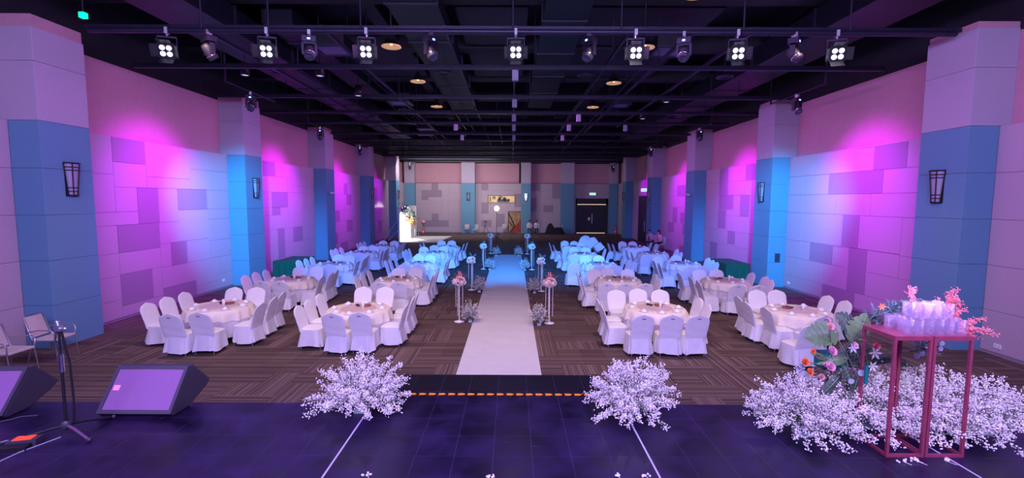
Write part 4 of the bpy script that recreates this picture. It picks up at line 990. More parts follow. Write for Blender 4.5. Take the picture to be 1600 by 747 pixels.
tw_me = tw.mesh('twigs', coral_m); tw_me2 = tw_me.copy(); tw_me2.materials.clear(); tw_me2.materials.append(bushleaf)
for side, pts in (('left', [(717.6, 502.5), (737, 453), (755.6, 420.5), (766.5, 396)]), ('right', [(858, 505), (845.6, 455), (831, 421.5), (823.7, 397)])):
    for i, (px, py) in enumerate(pts):
        x, y = atz(px, py); pink = i == 0
        t = thing('flower_stand', f'slim white stand topped with {"pink roses" if pink else "pale roses"}, {rowW[i]} on the {side} of the runner', 'flower stand', (x, y, 0), i*.8, 'flower stands along the runner')
        link('base', base_me, t); link('pole', pole_me, t); link('cup', cup_me, t)
        h = link('flower_head', fb_pink if pink else fb_white, t, (0, 0, 1.10)); h['kind'] = 'stuff'
        link('twigs', tw_me if pink else tw_me2, t, (0, 0, 1.12))['kind'] = 'stuff'
        for q, (a, rr) in enumerate(((.4, .10), (2.6, .11), (4.4, .09))):
            link('bead_strand', strands[q % 2], t, (rr*math.cos(a), rr*math.sin(a), 1.0))

# ============================================================ PINK STANDS, GLASSES, CORAL, TROPICAL FLOWERS
PH = .97
def plinth(x0, y0, w_, d_, lab, rz=0):
    t = thing('plinth_stand', lab, 'stand', (x0, y0, SZ), rz, 'pink metal plinth stands'); b = .021
    for x in (0, w_-b):
        for y in (0, d_-b): MB().box(x, x+b, y, y+b, 0, PH-.012).obj('post', rose_metal, t)
    for z in (0, PH-.012-b):
        for y in (0, d_-b): MB().box(b, w_-b, y, y+b, z, z+b).obj('rail', rose_metal, t)
        for x in (0, w_-b): MB().box(x, x+b, b, d_-b, z, z+b).obj('rail', rose_metal, t)
    MB().box(0, w_, 0, d_, PH-.012, PH).obj('top_panel', rose_metal, t)
    return t
plinth(2.945, 3.45, .295, .33, 'left one of the two open pink metal box stands'); plinth(3.25, 3.45, .305, .33, 'right one of the two open pink metal box stands')
gz = SZ + PH
m = MB(); m.lathe([(1e-3, 0), (.036, 0), (.038, .004), (.040, .115), (.0375, .115), (.0355, .014), (1e-3, .012)], 20)
glass_me = m.mesh('drinking_glass', glass_m)
gl = []
gr = ['front', 'second', 'third', 'back']
for r in range(3):
    for c in range(6):
        x = 3.09 + c*.080 + (r % 2)*.03; y = 3.50 + r*.092
        if x > 3.53: continue
        gl.append((x, y, gz+.001, f'clear straight glass, bottom layer, {gr[r]} row, number {["one","two","three","four","five","six"][c]} from the left'))
for r in range(2):
    for c in range(4): gl.append((3.19 + c*.078, 3.545 + r*.09, gz+.118, f'clear straight glass, top layer, {gr[r]} row, number {["one","two","three","four"][c]} from the left'))
for x, y, z, lb in gl:
    tag(link('drinking_glass', glass_me, None, (x, y, z), (0, 0, random.uniform(0, 6))), lb, 'glass', 'stacked glasses on the pink stands')
for i, (x, y) in enumerate(((3.1, 3.62), (3.3, 3.6), (3.45, 3.66))): point((x, y, gz+.30), 2.6, (.70, .45, 1.0), .06)  # unseen point lights added above the stack to make the glasses glow
# coral branches
def coral(seed, n):
    rnd = random.Random(seed); m = MB(); bl = []
    def br(p, d, L_, lv):
        q = p + d*L_; m.tube([p, (p+q)/2 + Vector((rnd.gauss(0, .01), rnd.gauss(0, .01), rnd.gauss(0, .01))), q], [.005-.001*lv, .004-.001*lv, .0025], 5)
        for _ in range(24): bl.append(p + (q-p)*rnd.random() + Vector((rnd.gauss(0, .012), rnd.gauss(0, .012), rnd.gauss(0, .012))))
        if lv < 2:
            for _ in range(3):
                dd = (d + Vector((rnd.gauss(0, .55), rnd.gauss(0, .45), rnd.gauss(.05, .45)))).normalized(); br(p + (q-p)*rnd.uniform(.45, 1), dd, L_*.62, lv+1)
    return m, bl, br
m, bl, br = coral(4, 0)
for p, d, L_ in (((0, 0, 0), (.5, .1, .55), .22), ((0, 0, 0), (.85, .1, .35), .24), ((.05, 0, 0), (.95, 0, .1), .24), ((0, 0, 0), (.1, .1, .9), .15), ((.1, 0, 0), (.9, 0, -.12), .16)):
    br(Vector(p), Vector(d).normalized(), L_, 0)
cb = thing('coral_branch', 'spreading pink coral-like branch behind the right end of the glasses', 'branch', (3.59, 3.86, gz-.06))
m.obj('branch_stem', coral_m, cb); link('buds', blobs(bl, [random.uniform(.004, .009) for _ in bl], 'buds', coral_m), cb)['kind'] = 'stuff'
m, bl, br = coral(9, 0); br(Vector((0, 0, 0)), Vector((-.25, 0, 1)).normalized(), .13, 0)
cb = thing('coral_branch', 'short pink coral-like sprig rising behind the top glasses', 'branch', (3.42, 3.83, gz+.09)); m.obj('branch_stem', coral_m, cb); link('buds', blobs(bl[:120], [random.uniform(.004, .009) for _ in bl[:120]], 'buds', coral_m), cb)['kind'] = 'stuff'
MB().tube([(0, 0, -.13), (-.01, 0, 0)], .004, 5).obj('stalk', coral_m, cb)

fa = thing('flower_arrangement', 'tropical arrangement of monstera leaves, roses and blue-green fronds beside the pink stands', 'flowers', (2.85, 4.0, SZ))
FO = Vector((2.85, 4.0, SZ))
MB().cyl((0, 0, 0), .12, 0, .02, 20).obj('base', black_metal, fa); MB().tube([(0, 0, .02), (0, 0, .55)], .02, 8).obj('pole', black_metal, fa); MB().box(-.10, .10, -.07, .07, .52, .66).obj('foam_block', teal_m, fa)
def P3(px, py, Y): x, z = aty(px, py, Y); return Vector((x, Y, z)) - FO
hub = Vector((0, 0, .6))
def stemto(p, r=.005): 
    mid = (hub+p)/2 + Vector((0, 0, -.03)); MB().tube([hub, mid, p], [r, r, r*.7], 5).obj('stem', stem_m, fa)
def bigleaf(c, size, tip, nrm, mt, notch=5, wide=.85, name='monstera_leaf'):
    """c = leaf base; tip = direction in world; nrm = face normal"""
    t = Vector(tip).normalized(); n = Vector(nrm).normalized(); sd = t.cross(n).normalized(); n = sd.cross(t)
    m = MB(); K = 40; L_ = size
    def out(s, side):
        wv = wide*.5*L_*(math.sin(PI*min(1, s**.75))**.8 if 0 < s < 1 else 0)
        if notch and .15 < s < .92:
            fr_ = (s*notch*1.15) % 1
            if fr_ > .72: wv *= .74
        return wv
    V = []; 
    for i in range(K+1):
        s = i/K; y = L_*(s*1.0 - .08*(1-s)); dr = -.22*L_*s*s
        cpt = Vector(c) + t*y + n*dr
        for sd_ in (-1, -.5, 0, .5, 1):
            wv = out(s, sd_)*sd_; V.append(cpt + sd*wv + n*(-.25*abs(wv)) - t*abs(sd_)*.12*L_*(1-s))
    fs = [(i*5+j, i*5+j+1, (i+1)*5+j+1, (i+1)*5+j) for i in range(K) for j in range(4)]
    m.add(V, fs, 0, True)
    lf = m.obj(name, mt, fa)
    v = MB(); v.tube([V[i*5+2] + n*.002 for i in range(0, K+1, 4)], [.004*(1-i/60) for i in range(0, K+1, 4)], 4)
    for s in range(5, K-4, 6):
        for e in (0, 4): v.tube([V[s*5+2] + n*.002, (V[(s+2)*5+(1 if e == 0 else 3)]) + n*.003, V[min(K, s+3)*5+e]*.9 + V[min(K, s+3)*5+2]*.1 + n*.002], [.0022, .0016, .001], 3)
    v.obj('vein', leaf_vein, lf)
    return lf
for (bx, by, Y, tx, ty, sz, mt, nt_) in ((1303, 520, 3.85, -1, -.05, .25, leaf_a, 6), (1338, 512, 3.95, -.75, .6, .22, leaf_b, 5), (1338, 530, 3.9, .35, 1, .24, leaf_a, 5), (1318, 560, 3.8, -1, -.15, .22, leaf_a, 0),
                                  (1335, 540, 3.9, .1, -1, .20, leaf_b, 0), (1320, 575, 3.8, .4, -.8, .18, leaf_b, 0), (1350, 545, 3.9, .3, -.9, .22, leaf_b, 4), (1328, 530, 4.05, -.4, .9, .2, leaf_b, 0), (1345, 520, 3.85, .15, -1, .12, leaf_a, 0),
                                  (1360, 560, 4.0, .9, .1, .25, leaf_b, 0), (1390, 560, 4.0, 1, -.2, .22, leaf_b, 0), (1340, 590, 3.85, -.2, -1, .15, leaf_b, 0), (1325, 550, 3.95, -.6, -.6, .24, leaf_b, 0), (1330, 565, 3.95, -.9, -.1, .22, leaf_b, 0), (1325, 580, 3.95, .2, -1, .2, leaf_b, 0), (1310, 590, 3.85, -.5, -.5, .2, leaf_b, 0), (1335, 555, 3.95, .5, -.4, .22, leaf_b, 0), (1345, 575, 4.0, .3, .4, .2, leaf_b, 0), (1290, 560, 3.8, -.8, .4, .14, leaf_a, 0)):
    p = P3(bx, by, Y); bigleaf(p, sz, (tx, -.15, ty), (.1, -1, .55), mt, nt_, .95 if nt_ else .42, 'monstera_leaf' if nt_ else 'long_leaf'); stemto(p)
# blue-green fronds
fr_ = 0
for (cx, cy, n_, R_) in ((1392, 488, 30, .13), (1365, 497, 22, .14), (1405, 480, 16, .10), (1440, 545, 20, .13)):
    c = P3(cx, cy, 3.95); m = MB(); rnd = random.Random(cx)
    for k in range(n_):
        a = rnd.uniform(0, 2*PI); e = rnd.uniform(-.3, 1.3); d = Vector((math.cos(a)*math.cos(e), math.sin(a)*math.cos(e)*.7-.2, math.sin(e))); L_ = R_*rnd.uniform(.7, 1.1)
        for q in range(7):
            p = c + d*L_*(q/7); s_ = d.cross(Vector((rnd.gauss(0, 1), rnd.gauss(0, 1), rnd.gauss(0, 1)))).normalized(); l2 = .035; b_ = d.cross(s_).normalized()*.004
            for z_ in (1, -1): e_ = p + s_*z_*l2 + d*.03; m.add([p-b_, p+b_, e_], [(0, 1, 2)])
        m.tube([c, c+d*L_], [.003, .001], 3)
    o = m.obj('frond_cluster', leaf_c, fa); o['kind'] = 'stuff'; stemto(c, .004)
def rose(c, s, mt, name='rose'):
    s *= .8; m = MB(); rnd = random.Random(int(c.x*1e4)); n_ = Vector((rnd.uniform(-.3, .3), -1, .6)).normalized(); M_ = n_.to_track_quat('Z', 'Y').to_matrix().to_4x4()
    for k in range(5):
        rr = s*(1-.19*k); h = s*(.15+.13*k)
        for j in range(5 - k//2):
            a0 = 2*PI*j/(5-k//2) + k*.6
            def pf(u, v, rr=rr, h=h, a0=a0, k=k):
                a = a0 + (u-.5)*1.7; r = rr*(.25 + .75*math.sin(v*PI/2)) * (1 + .08*math.sin(u*PI)); z = -s*.4 + (h+s*.4)*v - (.12*s if v > .9 else 0)*math.sin(u*PI)
                q = Vector((r*math.cos(a), r*math.sin(a), z + .1*s*math.sin(u*PI)*v)); return c + M_.to_3x3() @ q
            m.grid(pf, 4, 4)
    o = m.obj(name, mt, fa); return o
for px, py, Y, s, mt in ((1301, 548, 3.7, .045, hotpink_fl), (1298, 573, 3.68, .045, hotpink_fl), (1284, 589, 3.68, .03, pink_fl), (1298, 510, 3.72, .036, pink_fl), (1295, 500, 3.74, .022, pink_fl), (1258.6, 565.7, 3.68, .038, orange_fl),
                         (1266, 581, 3.68, .036, orange_fl), (1271, 549, 3.7, .024, orange_fl), (1337, 539, 3.72, .03, pink_fl), (1370, 541, 3.95, .035, coral_m), (1290, 570, 3.72, .025, hotpink_fl)):
    c = P3(px, py, Y); rose(c, s, mt); stemto(c, .004)
def lily(c, s, mt):
    m = MB()
    for k in range(6):
        a = k*PI/3; d = Vector((math.cos(a), -.45, math.sin(a))).normalized(); w_ = d.cross(Vector((0, 1, 0))).normalized()*s*.16
        m.add([c, c+d*s*.5+w_, c+d*s+Vector((0, s*.15, 0)), c+d*s*.5-w_], [(0, 1, 2, 3)], 0, True)
    m.ball(c, s*.12, 0, 6, 4); m.obj('lily', mt, fa); stemto(c, .004)
lily(P3(1366, 551, 3.82), .07, white_fl); lily(P3(1332, 543, 3.7), .055, mat('flower_lilac', (.55, .42, .6), .7)); lily(P3(1362, 572, 3.85), .06, white_fl); lily(P3(1377, 479, 3.8), .04, orange_fl)
m = MB(); rnd = random.Random(8)
for (px, py, Y) in [(1252, 572, 3.7), (1256, 583, 3.7), (1248, 577, 3.72), (1450, 541, 3.9), (1441, 553, 3.9), (1470, 545, 3.75), (1472, 537, 3.75), (1433, 556, 3.9), (1455, 556, 3.9), (1460, 545, 3.95), (1346, 583, 3.75), (1330, 596, 3.75)]:
    c = P3(px, py, Y); r = rnd.uniform(.02, .033); q = [c + Vector((r*math.cos(k*PI/5), rnd.uniform(-.003, .003), r*math.sin(k*PI/5)*.9)) for k in range(10)]
    mm = MB(); mm.add(q + [v + Vector((0, .002, 0)) for v in q], [tuple(range(10)), tuple(range(19, 9, -1))] + [(i, (i+1) % 10, 10+(i+1) % 10, 10+i) for i in range(10)]); mm.obj('round_leaf', euca, fa)
    MB().tube([c, (c+hub)/2, hub], .002, 4).obj('stem', stem_m, fa)
for a_, b_ in (((1317, 500), (1352, 590)), ((1340, 530), (1425, 548)), ((1312, 540), (1330, 595)), ((1300, 515), (1345, 600))):
    MB().tube([P3(*a_, 3.75), (P3(*a_, 3.75)+P3(*b_, 3.85))/2 + Vector((.01, 0, .01)), P3(*b_, 3.85)], .0035, 6).obj('branch', mat('branch_pale', (.25, .24, .20), .7), fa)
MB().box(-.012, .012, -.008, .008, 0, .16).obj('ribbon', teal_m, fa).location = P3(1352, 600, 3.72)
# loose petals and sprigs near the front of the stage
for i, (px, py) in enumerate(((575, 745), (767, 746), (965, 745), (1010, 746), (1434, 722), (1480, 722), (1410, 722), (328+1100, 719))):
    x, y = atz(px, py, SZ); m = MB(); rnd = random.Random(i+40)
    for k in range(7): m.ball((rnd.gauss(0, .018), rnd.gauss(0, .012), .008 + rnd.random()*.006), .009, 0, 6, 3)
    m.tube([(0, 0, .005), (.03, -.05, .005)], .002, 4)
    o = m.obj('fallen_blossom', white_fl); o.location = (x, y, SZ)
    tag(o, ['fallen white blossom at the front of stage, far left one', 'fallen white blossom at the front of stage below the arrows', 'fallen white blossom at the front, left of the right tape line', 'fallen white blossom at the front, close to right tape line', 'fallen petals in front of the left pink stand', 'fallen petals in front of the right pink stand', 'fallen petals by the left front post of pink stands', 'fallen petals between the front posts of pink stands'][i], 'petals', 'fallen blossoms on the stage')

# ============================================================ STAGE GEAR
def monitor(x, y, rz, lab, label_on=True, w_=.68):
    t = thing('stage_monitor', lab, 'speaker', (x, y, SZ), rz)
    pr_ = [(0, .03), (.27, .385), (.32, .39), (.56, .15), (.50, .10), (.24, 0), (.03, 0)]
    m = MB(); n = len(pr_); V = [(sx*w_/2, a, b) for sx in (-1, 1) for a, b in pr_]
    m.add(V, [tuple(range(n)), tuple(range(2*n-1, n-1, -1))] + [(i, n+i, n+(i+1) % n, (i+1) % n) for i in range(n)])
    c = m.obj('cabinet', black_plastic, t); bv = c.modifiers.new('b', 'BEVEL'); bv.width = .012; bv.segments = 2
    d = Vector((0, .27, .355)).normalized(); nn = Vector((0, -.355, .27)).normalized(); o0 = Vector((0, 0, .03))
    def q(u, s, h): return o0 + Vector((u, 0, 0)) + d*s + nn*h
    L_ = .446; m = MB()
    for a, b, c0, c1 in ((-w_/2, w_/2, 0, .035), (-w_/2, w_/2, L_-.035, L_), (-w_/2, -w_/2+.03, .035, L_-.035), (w_/2-.03, w_/2, .035, L_-.035)):
        V = [q(u, s, h) for h in (0, .018) for s in (c0, c1) for u in (a, b)]; m.add(V, [(0, 2, 3, 1), (4, 5, 7, 6), (0, 1, 5, 4), (2, 6, 7, 3), (0, 4, 6, 2), (1, 3, 7, 5)])
    m.obj('front_frame', black_plastic, t)
    m = MB(); m.grid(lambda u, v: q(-w_/2+.03+(w_-.06)*u, .035+(L_-.07)*v, .008+.004*math.sin(PI*u)), 8, 6); m.obj('grille', grille_m, t)
    if label_on:
        m = MB(); V = [q(u, s, h) for h in (.010, .014) for s in (.21, .26) for u in (-w_/2+.05, -w_/2+.11)]; m.add(V, [(0, 2, 3, 1), (4, 5, 7, 6), (0, 1, 5, 4), (2, 6, 7, 3), (0, 4, 6, 2), (1, 3, 7, 5)]); m.obj('label_sticker', pink_label, t)
    for a in (-w_/2+.08, w_/2-.08): MB().box(a-.02, a+.02, .06, .22, -.0, .004).obj('foot', black_plastic, t)
    m = MB(); m.tube([(.2, .53, .15), (.2, .58, .15)], .018, 8); m.obj('plug', red_m, t)
    return t
monitor(-3.45, 4.05, 0, 'black wedge stage monitor with purple lit grille and pink sticker')
monitor(-4.93, 3.98, .06, 'black wedge stage monitor cut by the left picture edge', False)
# microphone stand
ms = thing('microphone_stand', 'black tripod microphone stand on the left of the stage', 'microphone stand', (*atz(105, 680, SZ), SZ))
for a, ln in ((-.35, .30), (3.6, .42), (1.15, .33)):
    l = MB().tube([(0, 0, .09), (.10*math.cos(a), .10*math.sin(a), .075), (ln*math.cos(a), ln*math.sin(a), .015)], [.012, .011, .010], 8).obj('leg', black_metal if a > 0 else mat('leg_pink', (.35, .15, .3), .3, .6), ms)
    MB().ball((ln*math.cos(a), ln*math.sin(a), .018), .018, 0, 8, 5).obj('foot', black_plastic, l)
MB().lathe([(.02, .06), (.035, .07), (.035, .11), (.02, .13)], 12).obj('hub', black_plastic, ms)
MB().tube([(0, 0, .05), (0, 0, .62)], .012, 10).obj('lower_pole', black_metal, ms)
MB().tube([(0, 0, .55), (0, 0, .70)], .019, 10).obj('grip', chrome, ms)
MB().tube([(0, 0, .68), (0, 0, .93)], .009, 8).obj('upper_pole', black_metal, ms)
m = MB(); m.box(-.02, .02, -.02, .02, .90, .95); m.tube([(-.035, 0, .92), (.05, 0, .92)], .012, 8); m.ball((.055, 0, .92), .016, 0, 8, 5); m.tube([(0, 0, .94), (-.015, 0, .985)], .014, 8); m.tube([(0, 0, .96), (.02, 0, .99)], .009, 6); m.obj('clip_head', steel, ms)
MB().tube([(.02, 0, .90), (.05, .02, .62), (.06, .02, .3), (.045, .02, .1)], .009, 8).obj('boom_arm', black_metal, ms)
MB().tube([(-.02, 0, .9), (-.06, .02, .78), (-.03, .01, .70)], .006, 6).obj('cable_loop', black_plastic, ms)
# red/black pedal unit and cables
x, y = atz(40, 694, SZ)
o = thing('floor_controller', 'small black floor box with red glowing top at left edge', 'controller', (x, y, SZ), .25)
MB().box(-.10, .10, -.05, .05, 0, .05).obj('case', black_plastic, o); MB().box(-.07, .055, -.032, .04, .05, .054).obj('red_panel', mat('red_glow', (.8, .05, .02), .4, emit=(1, .06, .02), estr=1.0), o)
MB().box(-.10, .08, -.13, -.06, 0, .035).obj('front_pedal', black_metal, o)
def cable(pts, r, lab, mt=black_plastic):
    P = [Vector((*atz(a, b, SZ), SZ+r)) for a, b in pts]; m = MB(); m.tube(P, r, 6); tag(m.obj('cable', mt), lab, 'cable')
cable([(0, 722), (30, 708), (60, 697), (95, 684)], .005, 'pale thin cable running from left edge to microphone stand', mat('cable_grey', (.35, .32, .4), .5))
cable([(0, 692), (12, 689), (22, 692)], .004, 'short thin cable entering the floor box from the left', mat('cable_grey', (.35, .32, .4), .5))
cable([(0, 660), (20, 656), (34, 652), (60, 650)], .006, 'thick dark cable lying in front of the left monitor')

# metal chairs by the near-left pilaster
def metal_chair(x, y, rz, lab):
    t = thing('armchair', lab, 'chair', (x, y, 0), rz, 'metal armchairs by the left pilaster')
    m = MB()
    def bk(u, v): return ((u-.5)*.40*(1-.1*v), -.24-.12*v + .02*math.sin(PI*u), .50+.40*v)
    m.grid(bk, 6, 5); m.grid(lambda u, v: Vector(bk(u, v)) + Vector((0, -.03, 0)), 6, 5); b = m.obj('backrest', cream_vinyl, t)
    MB().tube([(-.22, -.22, .45), (-.215, -.35, .88), (-.15, -.38, .93), (.15, -.38, .93), (.215, -.35, .88), (.22, -.22, .45)], .012, 8).obj('back_frame', steel, t)
    m = MB(); m.box(-.23, .23, -.22, .24, .42, .47); s_ = m.obj('seat', cream_vinyl, t); bv = s_.modifiers.new('b', 'BEVEL'); bv.width = .02; bv.segments = 3
    for sx in (-1, 1):
        MB().tube([(sx*.24, .20, .42), (sx*.25, .25, 0)], .011, 8).obj('leg', steel, t); MB().tube([(sx*.23, -.22, .45), (sx*.25, -.30, 0)], .011, 8).obj('leg', steel, t)
        MB().tube([(sx*.25, -.29, .62), (sx*.27, -.05, .66), (sx*.27, .17, .65), (sx*.25, .22, .58), (sx*.24, .2, .42)], .012, 8).obj('armrest', steel, t)
    return t
metal_chair(-9.42, 9.25, -PI/2+.1, 'metal framed armchair with cream back by the near left pilaster')
metal_chair(-9.40, 8.40, -PI/2, 'second metal framed armchair nearer the stage, cut by left edge')

# ============================================================ REAR OF HALL
# photo backdrop
def fl(px, py): return Vector((*atz(px, py), 0))
A = fl(625, 378.3); B = fl(651, 369.2)
t = thing('photo_backdrop', 'tall white photo backdrop panel with flowers at the rear left', 'backdrop', A)
d = (B-A); H_ = 2.75; n_ = Vector((-d.y, d.x, 0)).normalized()*.12
V = [Vector((0, 0, 0)), d, d+n_, n_]; V = V + [v + Vector((0, 0, H_)) for v in V]
m = MB(); m.add(V, [(3, 2, 1, 0), (4, 5, 6, 7), (0, 1, 5, 4), (1, 2, 6, 5), (2, 3, 7, 6), (3, 0, 4, 7)]); m.obj('panel', white_p, t)
L0 = fl(597, 378) - A
for k in range(2):
    o_ = Vector((.25*k, .6*k, 0)); MB().tube([L0 + o_ + Vector((.1, 0, .05)), o_ + Vector((-.05, .1, 1.9-.5*k))], .035, 6).obj('brace', mat('brace_lilac', (.6, .5, .62), .6), t)
MB().tube([L0 + Vector((0, .2, .05)), Vector((-.05, .5, .05))], .05, 6).obj('foot_bar', black_metal, t)
# unseen spot added in front to brighten the panel face
dn = -n_.normalized()
spot(tuple(A + d*.5 + dn*4.2 + Vector((0, 0, 2.9))), tuple(A + d*.3 + Vector((0, 0, 1.2))), 3600, (1, .98, .94), 48, .4, .2)
o = MB().add([tuple(fl(*p)+Vector((0, 0, z))) for z in (.004, .02) for p in ((625, 379), (651, 369.3), (706, 369.3), (683, 379.3))], [(3, 2, 1, 0), (4, 5, 6, 7), (0, 1, 5, 4), (1, 2, 6, 5), (2, 3, 7, 6), (3, 0, 4, 7)]).obj('floor_sheet', white_p)
tag(o, 'white floor sheet in front of the rear photo backdrop', 'floor sheet')
fl_ = thing('backdrop_garland', 'diagonal garland of dark foliage and orange flowers on the white backdrop', 'flowers', tuple(A))
for nm, c0, c1, cnt, mt in (('foliage', (.15, 2.75), (.75, 1.75), 170, leaf_b), ('grey_foliage', (.15, 2.6), (.9, 1.6), 120, leaf_c), ('orange_flowers', (.5, 1.75), (.95, 1.25), 130, mat('garland_orange', (.75, .33, .08), .7)), ('pale_flowers', (.2, 2.5), (.6, 1.7), 50, pk)):
    rnd = random.Random(cnt); pts = []; dd = d.normalized(); dl = d.length
    for i in range(cnt):
        f = rnd.random(); s_ = c0[0]+(c1[0]-c0[0])*f + rnd.gauss(0, .16); z = c0[1]+(c1[1]-c0[1])*f + rnd.gauss(0, .13); pts.append(tuple(dd*(s_*dl/1.3) + dn*rnd.uniform(.04, .32) + Vector((0, 0, z))))
    link(nm, blobs(pts, [rnd.uniform(.04, .09) for _ in pts], nm, mt, .35), fl_)['kind'] = 'stuff'
for k, f in enumerate((.12, .35, .6, .85)):
    p = A + d*f + dn*.35; o = thing('pillar_candle', f'slim cream candle in a glass tube by the backdrop, {["first","second","third","fourth"][k]} from the left', 'candle', tuple(p + Vector((0, 0, .02))), group='candles by the backdrop')
    MB().cyl((0, 0, 0), .03, 0, .35+.2*((k*7) % 3), 10).obj('candle', cream_vinyl, o); MB().cyl((0, 0, 0), .07, -.0, .03, 12).obj('dish', mat('brass', (.7, .5, .2), .3, .8), o)
# LED panel lamp on stand + tripods
x, y = atz(776, 377.5)
t = thing('studio_lamp', 'bright round studio lamp on a tall black tripod near the back wall', 'lamp', (x, y, 0)); zt = CAM_Z - (325-312)/718*y
for a in (.3, 2.4, 4.5): MB().tube([(0, 0, .45), (.45*math.cos(a), .45*math.sin(a), 0)], .015, 6).obj('leg', black_metal, t)
MB().tube([(0, 0, .2), (0, 0, 2.45)], .018, 8).obj('pole', black_metal, t); MB().lathe([(1e-3, .03), (.17, .02), (.19, -.04), (1e-3, -.06)], 20, (0, 0, 2.62), 0, Matrix.Rotation(PI/2, 4, 'X')).obj('lamp_head', lamp_panel, t)
MB().tube([(0, .08, 2.4), (0, .08, 2.7)], .03, 8).obj('mount', black_metal, t)
def tripod(px, py, h, lab, top=True):
    x, y = atz(px, py); t = thing('tripod', lab, 'tripod', (x, y, 0))
    for a in (.3, 2.4, 4.5): MB().tube([(0, 0, h-.25), (.42*math.cos(a), .42*math.sin(a), 0)], .018, 6).obj('leg', black_metal, t)
    MB().tube([(0, 0, h-.4), (0, 0, h)], .02, 6).obj('column', black_metal, t)
    m = MB(); m.box(-.10, .16, -.05, .05, h, h+.1); m.tube([(.1, 0, h+.02), (.35, -.1, h-.15)], .01, 5); m.obj('camera_head', black_plastic, t)
tripod(758, 366, 1.15, 'black camera tripod standing between the rear chairs'); tripod(778, 377, .55, 'low black tripod beside the studio lamp')
# conference chairs at the back
def conf_chair(px, py, rz, lab, mt=None):
    x, y = atz(px, py); t = thing('metal_chair', lab, 'chair', (x, y, 0), rz, 'pale chairs along the back wall')
    mt = mt or cream_vinyl
    b = MB().box(-.21, .21, -.26, -.22, .5, .92).obj('backrest', mt, t); b.modifiers.new('b', 'BEVEL').width = .03
    MB().box(-.22, .22, -.22, .22, .42, .47).obj('seat', mt, t)
    for sx in (-1, 1):
        for sy in (-1, 1): MB().tube([(sx*.2, sy*.2, .43), (sx*.22, sy*.24, 0)], .014, 6).obj('leg', steel, t)
        MB().tube([(sx*.215, -.2, .43), (sx*.215, -.27, .94)], .013, 6).obj('back_post', steel, t)
    return t
conf_chair(729.5, 365, PI, 'pale metal chair in front of the left back pilaster'); conf_chair(743, 366, PI-.5, 'pale metal chair right of the left back pilaster, turned sideways'); conf_chair(788, 364.5, PI, 'pale metal chair beside the painted board')
conf_chair(827, 366, PI, 'chair under the left seated person at the back', cream_vinyl); conf_chair(838, 366, PI, 'chair under the right seated person at the back', cream_vinyl); conf_chair(874, 365.6, PI/2, 'pale chair edge-on at right of the black heap')
# extinguishers
def ext(x, y, lab, hh=.55, z0=0.0):
    t = thing('fire_extinguisher', lab, 'fire extinguisher', (x, y, 0))
    MB().lathe([(1e-3, z0+.02), (.09, z0+.02), (.095, z0+.05), (.095, z0+hh-.1), (.06, z0+hh), (.025, z0+hh+.03), (1e-3, z0+hh+.04)], 14).obj('cylinder', pink_red, t)
    MB().box(-.03, .09, -.02, .02, z0+hh+.03, z0+hh+.08).obj('handle', black_plastic, t); MB().tube([(.03, 0, z0+hh+.04), (.14, 0, z0+hh-.05), (.12, 0, z0+.15)], .012, 6).obj('hose', black_plastic, t)
    MB().box(-.05, .05, -.10, -.095, z0+.2, z0+.38).obj('label_sticker', white_p, t)
    return t
x, y = atz(661.5, 366.5)
ext(x, y, 'red fire extinguisher beside the white backdrop', .75)
o = thing('balloon', 'pink round balloon-like globe above the left extinguisher', 'balloon', (x, y+.05, 1.18)); MB().ball((0, 0, 0), .20, 0, 16, 10).obj('globe', mat('balloon_pink', (.85, .32, .34), .4), o); MB().tube([(0, 0, -1.15), (0, 0, -.19)], .015, 6).obj('pole', black_metal, o)
x, y = atz(960, 366); ext(x, y-.3, 'red fire extinguisher in the rear right corner', .8)
# black covered heap
m = MB(); rnd = random.Random(77)
hx, hy = atz(862, 365.5)
def heap(u, v):
    a = 2*PI*u; r = 1-v*.999; x = 1.15*r*math.cos(a); y = .45*r*math.sin(a)
    z = (1.05*math.exp(-((x+.5)/.42)**4) + .62*math.exp(-((x-.35)/.45)**4) + .28*math.exp(-((x-.8)/.3)**2))*(1-r**4) + .06*math.sin(9*x+3*y)*(1-r)
    return (x, y, max(0.01, z))
m.grid(heap, 40, 14, closed=True); o = m.obj('covered_equipment', black_cloth); o.location = (hx+.3, hy-.1, 0); tag(o, 'black cloth-covered heap of equipment against the back wall', 'covered heap')

